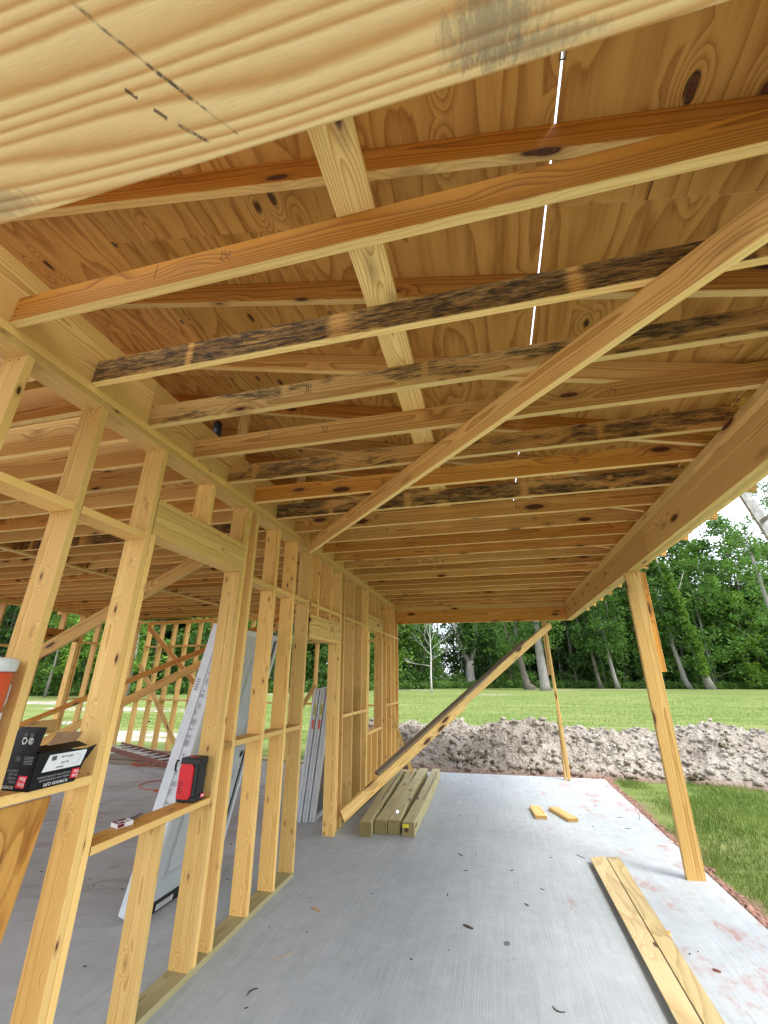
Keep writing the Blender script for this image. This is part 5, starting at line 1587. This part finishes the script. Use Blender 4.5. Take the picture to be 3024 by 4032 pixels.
# ================================================================== TREES
def cards(C_, rad, k, size, r, flat=0.8):
    """k leaf cards round every clump centre; returns quads"""
    n = len(C_)
    d = r.normal(0, 1, (n, k, 3)); d /= np.linalg.norm(d, axis=2, keepdims=True)
    rr = rad[:, None, None] * (0.35 + 0.65 * r.random((n, k, 1)) ** 0.5)
    P = (C_[:, None, :] + d * rr * np.array([1, 1, flat])).reshape(-1, 3)
    m_ = len(P)
    nr = r.normal(0, 1, (m_, 3)) + np.array([0, 0, 0.9]); nr /= np.linalg.norm(nr, axis=1, keepdims=True)
    t_ = np.cross(nr, r.normal(0, 1, (m_, 3))); t_ /= np.linalg.norm(t_, axis=1, keepdims=True)
    b_ = np.cross(nr, t_)
    s_ = (size * (0.6 + 0.8 * r.random(m_)))[:, None]
    sag = nr * s_ * 0.25
    Q = np.stack([P - t_ * s_ - sag, P + b_ * s_ * 0.55, P + t_ * s_ - sag, P - b_ * s_ * 0.55], 1)
    return Q.reshape(-1, 3)
def quads_mesh(name, V, mat):
    F = np.arange(len(V)).reshape(-1, 4)
    return mesh_np(name, V, F, mat)

def tree_proto(h, base, spread, seed, nclump=95, k=60, size=0.27, lean=0.0, dense=1.0):
    r = np.random.default_rng(seed)
    rr = random.Random(seed)
    # trunk with a slight wander
    path, rad = [], []
    for i in range(8):
        s_ = i / 7
        path.append((lean * s_ * h + 0.25 * math.sin(s_ * 4 + seed), 0.2 * math.sin(s_ * 3 + seed * 2), -0.3 + s_ * h * 0.86))
        rad.append(0.19 * (1 - s_) ** 0.8 * (h / 24) + 0.03 + (0.12 if i == 0 else 0))
    parts = [tube(path, rad, 7)]
    C_, Rd = [], []
    for i in range(nclump):
        s_ = rr.random() ** 1.05
        z = base + (h - base) * s_
        prof = math.sin(min(1, (s_ * 0.80 + 0.20)) * math.pi) ** 0.6
        rmax = spread * prof * (0.75 + 0.5 * rr.random())
        a = rr.random() * 6.283
        rd = rmax * (0.25 + 0.75 * rr.random() ** 0.6)
        cx = lean * z + rd * math.cos(a); cy = rd * math.sin(a)
        C_.append((cx, cy, z)); Rd.append((0.7 + 0.9 * rr.random()) * spread / 4.2)
        if i % 5 == 0:
            z0 = max(base * 0.6, z - rd * 0.9 - 0.5)
            j = min(7, max(0, int((z0 + 0.3) / (h * 0.86) * 7)))
            tx, ty, _ = path[j]
            parts.append(tube([(tx, ty, z0), ((tx + cx) / 2, (ty + cy) / 2, (z0 + z) / 2 + 0.3), (cx, cy, z)], [0.09, 0.06, 0.025], 5))
    v, f = merge(parts)
    tr = mesh('trunk', v, f, None, True)
    V = cards(np.array(C_), np.array(Rd), int(k * dense), size, r)
    return tr, V
protos = []
specs = [(25, 3.0, 5.2, 1), (22, 2.0, 4.8, 2), (27, 5.0, 5.0, 3), (19, 1.5, 5.0, 4), (24, 2.5, 5.6, 5), (14, 0.8, 4.6, 6)]
for (h, b, s_, sd_) in specs:
    tr, V = tree_proto(h, b, s_, sd_)
    protos.append((tr, quads_mesh('crown', V, None), h))
_var = {}
def tree(x, y, pi, sc, rot, leaf, bark, label, group, cat='tree', z=ZG):
    tr, cr, h = protos[pi]
    key = (pi, leaf.name, bark.name)
    if key not in _var:
        a, b = tr.copy(), cr.copy()
        a.materials.clear(); a.materials.append(bark); b.materials.clear(); b.materials.append(leaf)
        _var[key] = (a, b)
    a, b = _var[key]
    t = thing('broadleaf_tree', label, cat, group, (x, y, z))
    t.rotation_euler = (0, 0, rot); t.scale = (sc, sc, sc)
    link('trunk', a, None, t); link('crown', b, None, t)
    return t
# tree line as a polyline in plan
TL = [(-95, 44), (-72, 40), (-50, 36), (-40, 37), (-30, 47), (-20, 60), (-12, 78), (0, 91), (20, 95), (45, 100), (75, 104), (110, 100)]
def along(s_):
    L = [math.hypot(b[0] - a[0], b[1] - a[1]) for a, b in zip(TL[:-1], TL[1:])]
    tot = sum(L); d = s_ * tot
    for (a, b), l in zip(zip(TL[:-1], TL[1:]), L):
        if d <= l:
            u = (b[0] - a[0]) / l, (b[1] - a[1]) / l
            return a[0] + u[0] * d, a[1] + u[1] * d, (-u[1], u[0])
        d -= l
    return (*TL[-1], (0, 1))
LB = ['leafy broadleaf tree standing in the front row of the woods', 'dark broadleaf tree deeper inside the woods', 'tall tree filling the back of the woods']
GB = ['trees along the front of the woods', 'trees just inside the woods', 'trees deep in the woods']
rr = random.Random(12)
tot_len = sum(math.hypot(b[0] - a[0], b[1] - a[1]) for a, b in zip(TL[:-1], TL[1:]))
for row, (off, step) in enumerate(((1.5, 5.6), (7.5, 6.0), (15, 7.0))):
    n = int(tot_len / step)
    for i in range(n):
        s_ = (i + 0.5 + rr.uniform(-0.3, 0.3)) / n
        x, y, nv = along(s_)
        x += nv[0] * (off + rr.uniform(-1.5, 1.5)); y += nv[1] * (off + rr.uniform(-1.5, 1.5))
        if row == 0 and (-12 < x < 12 and rr.random() < 0.35):
            continue
        d = math.hypot(x, y)
        pi = rr.choice([0, 1, 3, 4, 5, 5, 1]) if row == 0 else rr.choice([0, 1, 2, 4])
        sc = rr.uniform(0.80, 1.12) * (1.0 if d > 75 else 0.82)
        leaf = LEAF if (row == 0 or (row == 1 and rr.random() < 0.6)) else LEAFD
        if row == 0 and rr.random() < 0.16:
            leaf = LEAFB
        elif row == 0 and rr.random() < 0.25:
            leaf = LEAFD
        q_ = x / max(y, 1)
        rg = 'beyond the left house wall' if q_ < -0.62 else 'beyond the far house wall' if q_ < -0.17 else 'above the far end of the timbers' if q_ < -0.05 else \
            'behind the sloping brace' if q_ < 0.10 else 'left of the leaning post' if q_ < 0.30 else 'just right of the leaning post' if q_ < 0.42 else 'by the right edge of the photo'
        hue = {'bright_vine_foliage': 'bright green', 'broadleaf_foliage': 'mid green', 'deep_woods_foliage': 'dark green'}[leaf.name]
        rw = ('in the front row', 'just inside the woods', 'deep in the woods')[row]
        sz_ = 'tall' if protos[pi][2] * sc > 21 else 'shorter'
        lb_ = '%s %s tree %s, %s' % (sz_, hue, rw, rg)
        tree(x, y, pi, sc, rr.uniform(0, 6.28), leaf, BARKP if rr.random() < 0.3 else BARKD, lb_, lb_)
for i in range(11):
    x = 18 + i * 4.6 + rr.uniform(-1, 1)
    tree(x, 103 + rr.uniform(-3, 3) + i * 0.5, rr.choice([0, 2, 4]), rr.uniform(1.2, 1.36), rr.uniform(0, 6.28), LEAF, BARKD, 'tall leafy tree rising over the right part of the woods', 'tall trees over the right part of the woods')
# dense dark woods behind, one mass
r = np.random.default_rng(77)
n = 4200
S_a = r.random(n)
pts = np.array([along(q) [:2] + tuple(along(q)[2]) for q in S_a])
offs = 17 + 14 * r.random(n)
cx = pts[:, 0] + pts[:, 2] * offs; cyy = pts[:, 1] + pts[:, 3] * offs
cz = 18.5 * r.random(n) ** 1.25
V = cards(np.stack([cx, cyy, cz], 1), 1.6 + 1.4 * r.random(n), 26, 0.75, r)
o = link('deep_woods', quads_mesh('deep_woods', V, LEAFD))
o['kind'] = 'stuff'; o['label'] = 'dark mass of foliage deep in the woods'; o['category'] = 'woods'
# undergrowth along the front of the woods
n = 2600
S_a = r.random(n)
pts = np.array([along(q)[:2] + tuple(along(q)[2]) for q in S_a])
offs = -1.2 + 5.5 * r.random(n) ** 1.3
cx = pts[:, 0] + pts[:, 2] * offs; cyy = pts[:, 1] + pts[:, 3] * offs
cz = ZG + 0.35 + 2.6 * r.random(n) ** 1.6 * np.clip(offs / 2.0, 0.25, 1)
V = cards(np.stack([cx, cyy, cz], 1), 0.45 + 0.55 * r.random(n), 42, 0.17, r)
V[:, 2] = np.maximum(V[:, 2], ZG)
o = link('undergrowth', quads_mesh('undergrowth', V, UNDER))
o['kind'] = 'stuff'; o['label'] = 'green undergrowth along the foot of the woods'; o['category'] = 'undergrowth'
# thin pale trunks inside the wood edge
for i in range(26):
    s_ = rr.uniform(0.18, 0.85)
    x, y, nv = along(s_)
    off = rr.uniform(1, 7)
    x += nv[0] * off; y += nv[1] * off
    h = rr.uniform(9, 17); ln = rr.uniform(-0.5, 0.5)
    v, f = merge([tube([(0, 0, -0.3), (ln * 0.3, 0.1, h * 0.35), (ln, 0, h * 0.7), (ln * 1.8, 0.2, h)], [0.15, 0.11, 0.08, 0.03], 6)] +
                 [tube([(ln * 0.5, 0, h * q), (ln * 0.5 + rr.uniform(-1.3, 1.3), rr.uniform(-.5, .5), h * q + 1.4)], [0.035, 0.01], 4) for q in (0.45, 0.6, 0.75)])
    o = link('slender_trunk', mesh('slender_trunk', v, f, BARKP if i % 3 else BARKW, True)); o.location = (x, y, ZG)
    tag(o, 'slender pale trunk standing at the edge of the woods', 'tree', 'slender pale trunks at the wood edge')

def limb_tree(name, label, loc, trunk, limbs, bark, crown=None, leaf=LEAF, size=0.22, k=40):
    t = thing(name, label, 'tree', None, loc)
    v, f = merge([tube(*trunk, 10)] + [tube(*l, 6) for l in limbs])
    link('trunk', mesh('trunk', v, f, bark, True), None, t)
    if crown:
        C_, Rd = crown
        link('crown', quads_mesh('crown', cards(np.array(C_, float), np.array(Rd, float), k, size, np.random.default_rng(9)), leaf), None, t)
    return t
# bleached dead tree out on the lawn
rd_ = random.Random(3)
limbs = []
def branch(p, d, L, r0, depth):
    q = p + d * L
    mid = (p + q) / 2 + Vector((rd_.uniform(-.1, .1), rd_.uniform(-.1, .1), 0)) * L
    limbs.append(([p, mid, q], [r0, r0 * 0.75, r0 * 0.5]))
    if depth > 0:
        for _ in range(rd_.choice([2, 3])):
            nd = (d + Vector((rd_.uniform(-.7, .7), rd_.uniform(-.5, .5), rd_.uniform(-.05, .45)))).normalized()
            branch(q, nd, L * rd_.uniform(0.55, 0.8), r0 * 0.5, depth - 1)
for (z, dx, dz, L) in ((3.2, -0.9, 0.15, 1.6), (3.9, 0.85, 0.5, 1.6), (4.6, -0.7, 0.7, 1.8), (5.1, 0.75, 0.65, 1.6), (5.6, -0.5, 0.9, 1.8), (5.9, 0.4, 0.9, 2.0), (6.6, -0.3, 1, 1.6)):
    branch(Vector((0.02, 0, z)), Vector((dx, rd_.uniform(-.3, .3), dz)).normalized(), L * 0.8, 0.034, 4)
limb_tree('dead_tree', 'small bleached dead tree standing alone on the lawn before the woods', (-5.8, 56.3, ZG),
          ([(0, 0, -0.2), (-0.05, 0, 2.0), (0.05, 0, 4.5), (0.0, 0, 7.5), (0.1, 0, 9.5)], [0.13, 0.10, 0.075, 0.045, 0.012]), limbs, BARKW)
# forked tree with a flared foot
rf = random.Random(8)
C_ = [(rf.uniform(-1.5, 7.5), rf.uniform(-3, 3), rf.uniform(6.0, 17)) for _ in range(90)]
limb_tree('forked_tree', 'big forked tree with pale flared foot and leafy crown left of the sloping brace', (-2.6, 89, ZG),
          ([(0, 0, -0.2), (0, 0, 0.8), (0.0, 0, 3.2), (0.2, 0, 5.0)], [1.15, 0.95, 0.85, 0.75]),
          [([(0, 0, 4.3), (-1.3, 0, 7.5), (-3.0, 0, 12.5), (-3.8, 0, 16), (-6.5, 0, 21)], [0.60, 0.45, 0.34, 0.28, 0.12]),
           ([(0.3, 0, 4.6), (1.4, 0.2, 8), (1.9, 0.4, 13), (1.2, 0.3, 20)], [0.55, 0.42, 0.35, 0.18]),
           ([(-2.2, 0, 10.5), (-3.4, 0.2, 13.5), (-3.9, 0.2, 19)], [0.28, 0.20, 0.1])], BARKP, (C_, [rf.uniform(1.0, 1.9) for _ in C_]))
C_ = [(rf.uniform(-3, 3), rf.uniform(-2, 2), rf.uniform(6.5, 17)) for _ in range(70)]
limb_tree('dark_trunk_tree', 'tree with dark leaning trunk and spreading roots right of the sloping brace', (6.8, 80.7, ZG),
          ([(1.0, 0, -0.2), (0.5, 0, 0.8), (0.1, 0, 3.0), (-0.4, 0, 7.0), (-0.3, 0, 16)], [1.3, 0.65, 0.50, 0.40, 0.2]),
          [([(-0.2, 0, 6), (-2.0, 0, 9), (-2.6, 0, 13)], [0.25, 0.18, 0.08])], BARKD, (C_, [rf.uniform(0.9, 1.7) for _ in C_]))
C_ = [(rf.uniform(-2.5, 3.5), rf.uniform(-2, 2), rf.uniform(6.5, 18)) for _ in range(80)]
limb_tree('thick_trunk_tree', 'tree with a stout pale grey trunk beside the thin corner prop', (9.6, 74.7, ZG),
          ([(0, 0, -0.2), (0, 0, 0.7), (-0.1, 0, 3.0), (-0.2, 0, 6.0), (0, 0, 16)], [1.0, 0.75, 0.70, 0.62, 0.25]), [], BARKP, (C_, [rf.uniform(0.9, 1.7) for _ in C_]))
for (x, y, lb) in ((23.7, 90.8, 'slim pale-trunked tree, right one of a close pair left of the post'), (21.2, 92.5, 'greyer slim tree, left one of a close pair left of the post')):
    C_ = [(rf.uniform(-3.5, 2.5), rf.uniform(-3, 1), 6.0 + 17 * rf.random()) for _ in range(110)]
    limb_tree('slim_tree', lb, (x, y, ZG), ([(0.3, 0, -0.2), (0, 0, 1.5), (-0.5, 0, 7.0), (-0.7, 0, 14), (-0.5, 0, 21)], [0.50, 0.36, 0.30, 0.20, 0.06]),
              [([(-0.9, 0, 9), (-2.2, 0, 13), (-2.4, 0, 18)], [0.2, 0.15, 0.06]), ([(-1.0, 0, 10), (0.8, 0, 14), (1.2, 0, 18)], [0.18, 0.12, 0.05])],
              BARKP if x > 22 else BARKD, (C_, [rf.uniform(0.9, 1.6) for _ in C_]))
# vine-clad trunk on the right
vt = limb_tree('vine_clad_tree', 'tall trunk wrapped in bright green vines at the right of the woods', (39.6, 94.0, ZG),
          ([(0.6, 0, -0.2), (0.2, 0, 2.0), (-0.8, 0, 9.0), (-2.2, 0, 18), (-3.5, 0, 27)], [0.95, 0.62, 0.5, 0.36, 0.12]),
          [([(-2.0, 0, 16), (-0.2, 0, 19), (1.2, 0, 22)], [0.2, 0.14, 0.05])], BARKP)
C_, Rd = [], []
for i in range(150):
    z = 2.5 + 21 * (i / 150); x = 0.2 - 3.2 * (z / 24) ** 1.2
    C_.append((x + rf.uniform(-.5, .5), rf.uniform(-1.8, -.3), z)); Rd.append(rf.uniform(0.4, 0.95))
for i in range(16):
    C_.append((-3.6 + rf.uniform(-1.6, 1.6), rf.uniform(-.8, .8), 12.5 + rf.uniform(-1, 1))); Rd.append(0.7)
link('vines', quads_mesh('vines', cards(np.array(C_), np.array(Rd), 42, 0.22, np.random.default_rng(4)), LEAFB), None, vt)
# partner trunk beside it
limb_tree('bare_trunk_tree', 'bare pale leaning trunk just left of the vine-clad tree', (36.4, 95, ZG),
          ([(0.8, 0, -0.2), (0.3, 0, 1.5), (-0.4, 0, 7.5), (-0.8, 0, 13), (-1.0, 0, 19)], [0.60, 0.46, 0.36, 0.2, 0.05]), [], BARKP,
          ([(rf.uniform(-4, 2), rf.uniform(-2.5, 0.5), 7.5 + 13 * rf.random()) for _ in range(70)], [1.1 + 0.4 * math.sin(q) for q in range(70)]))
# tall airy trees against the sky at the right edge
for (x, y, h, lb) in ((38.6, 60, 26.0, 'tall airy tree against the sky at the right edge, pale trunk showing'), (41.5, 72, 25, 'bright leafy tree rising against the sky beside the tall airy one')):
    C_, Rd, limbs = [], [], []
    for i in range(70):
        z = rf.uniform(8, h); rd2 = rf.uniform(0.4, 4.3) * (1 - 0.55 * (z / h) ** 3)
        a = rf.uniform(0, 6.28)
        C_.append((rd2 * math.cos(a), rd2 * math.sin(a), z)); Rd.append(rf.uniform(0.45, 1.0))
        if i % 3 == 0:
            limbs.append(([(0, 0, z - rd2 * 0.8), (rd2 * .5 * math.cos(a), rd2 * .5 * math.sin(a), z - rd2 * .3), C_[-1]], [0.08, 0.05, 0.02]))
    limb_tree('airy_tree', lb, (x, y, ZG), ([(0, 0, -0.2), (0.1, 0, 6), (-0.3, 0, 14), (-0.2, 0, h - 1)], [0.42, 0.34, 0.26, 0.05]), limbs, BARKP, (C_, Rd), LEAFB if x < 35 else LEAF, 0.16, 42)
# near saplings seen through the left house wall
for i, (x, y, h) in enumerate(((-34.5, 31.5, 7.5), (-38.5, 33, 9), (-30, 33.5, 6))):
    C_ = [(rf.uniform(-2.2, 2.2), rf.uniform(-2, 2), rf.uniform(2.2, h)) for _ in range(50)]
    limb_tree('sapling', ['young bright green tree seen through the left house wall, nearest the lawn', 'young bright tree at the far left beside a pale trunk', 'lowest young tree seen between the left studs'][i], (x, y, ZG),
              ([(0, 0, -0.2), (0.1, 0, 3), (0, 0, h - 0.5)], [0.14, 0.10, 0.03]), [], BARKP, (C_, [rf.uniform(0.4, 0.9) for _ in C_]), LEAFB, 0.13, 40)
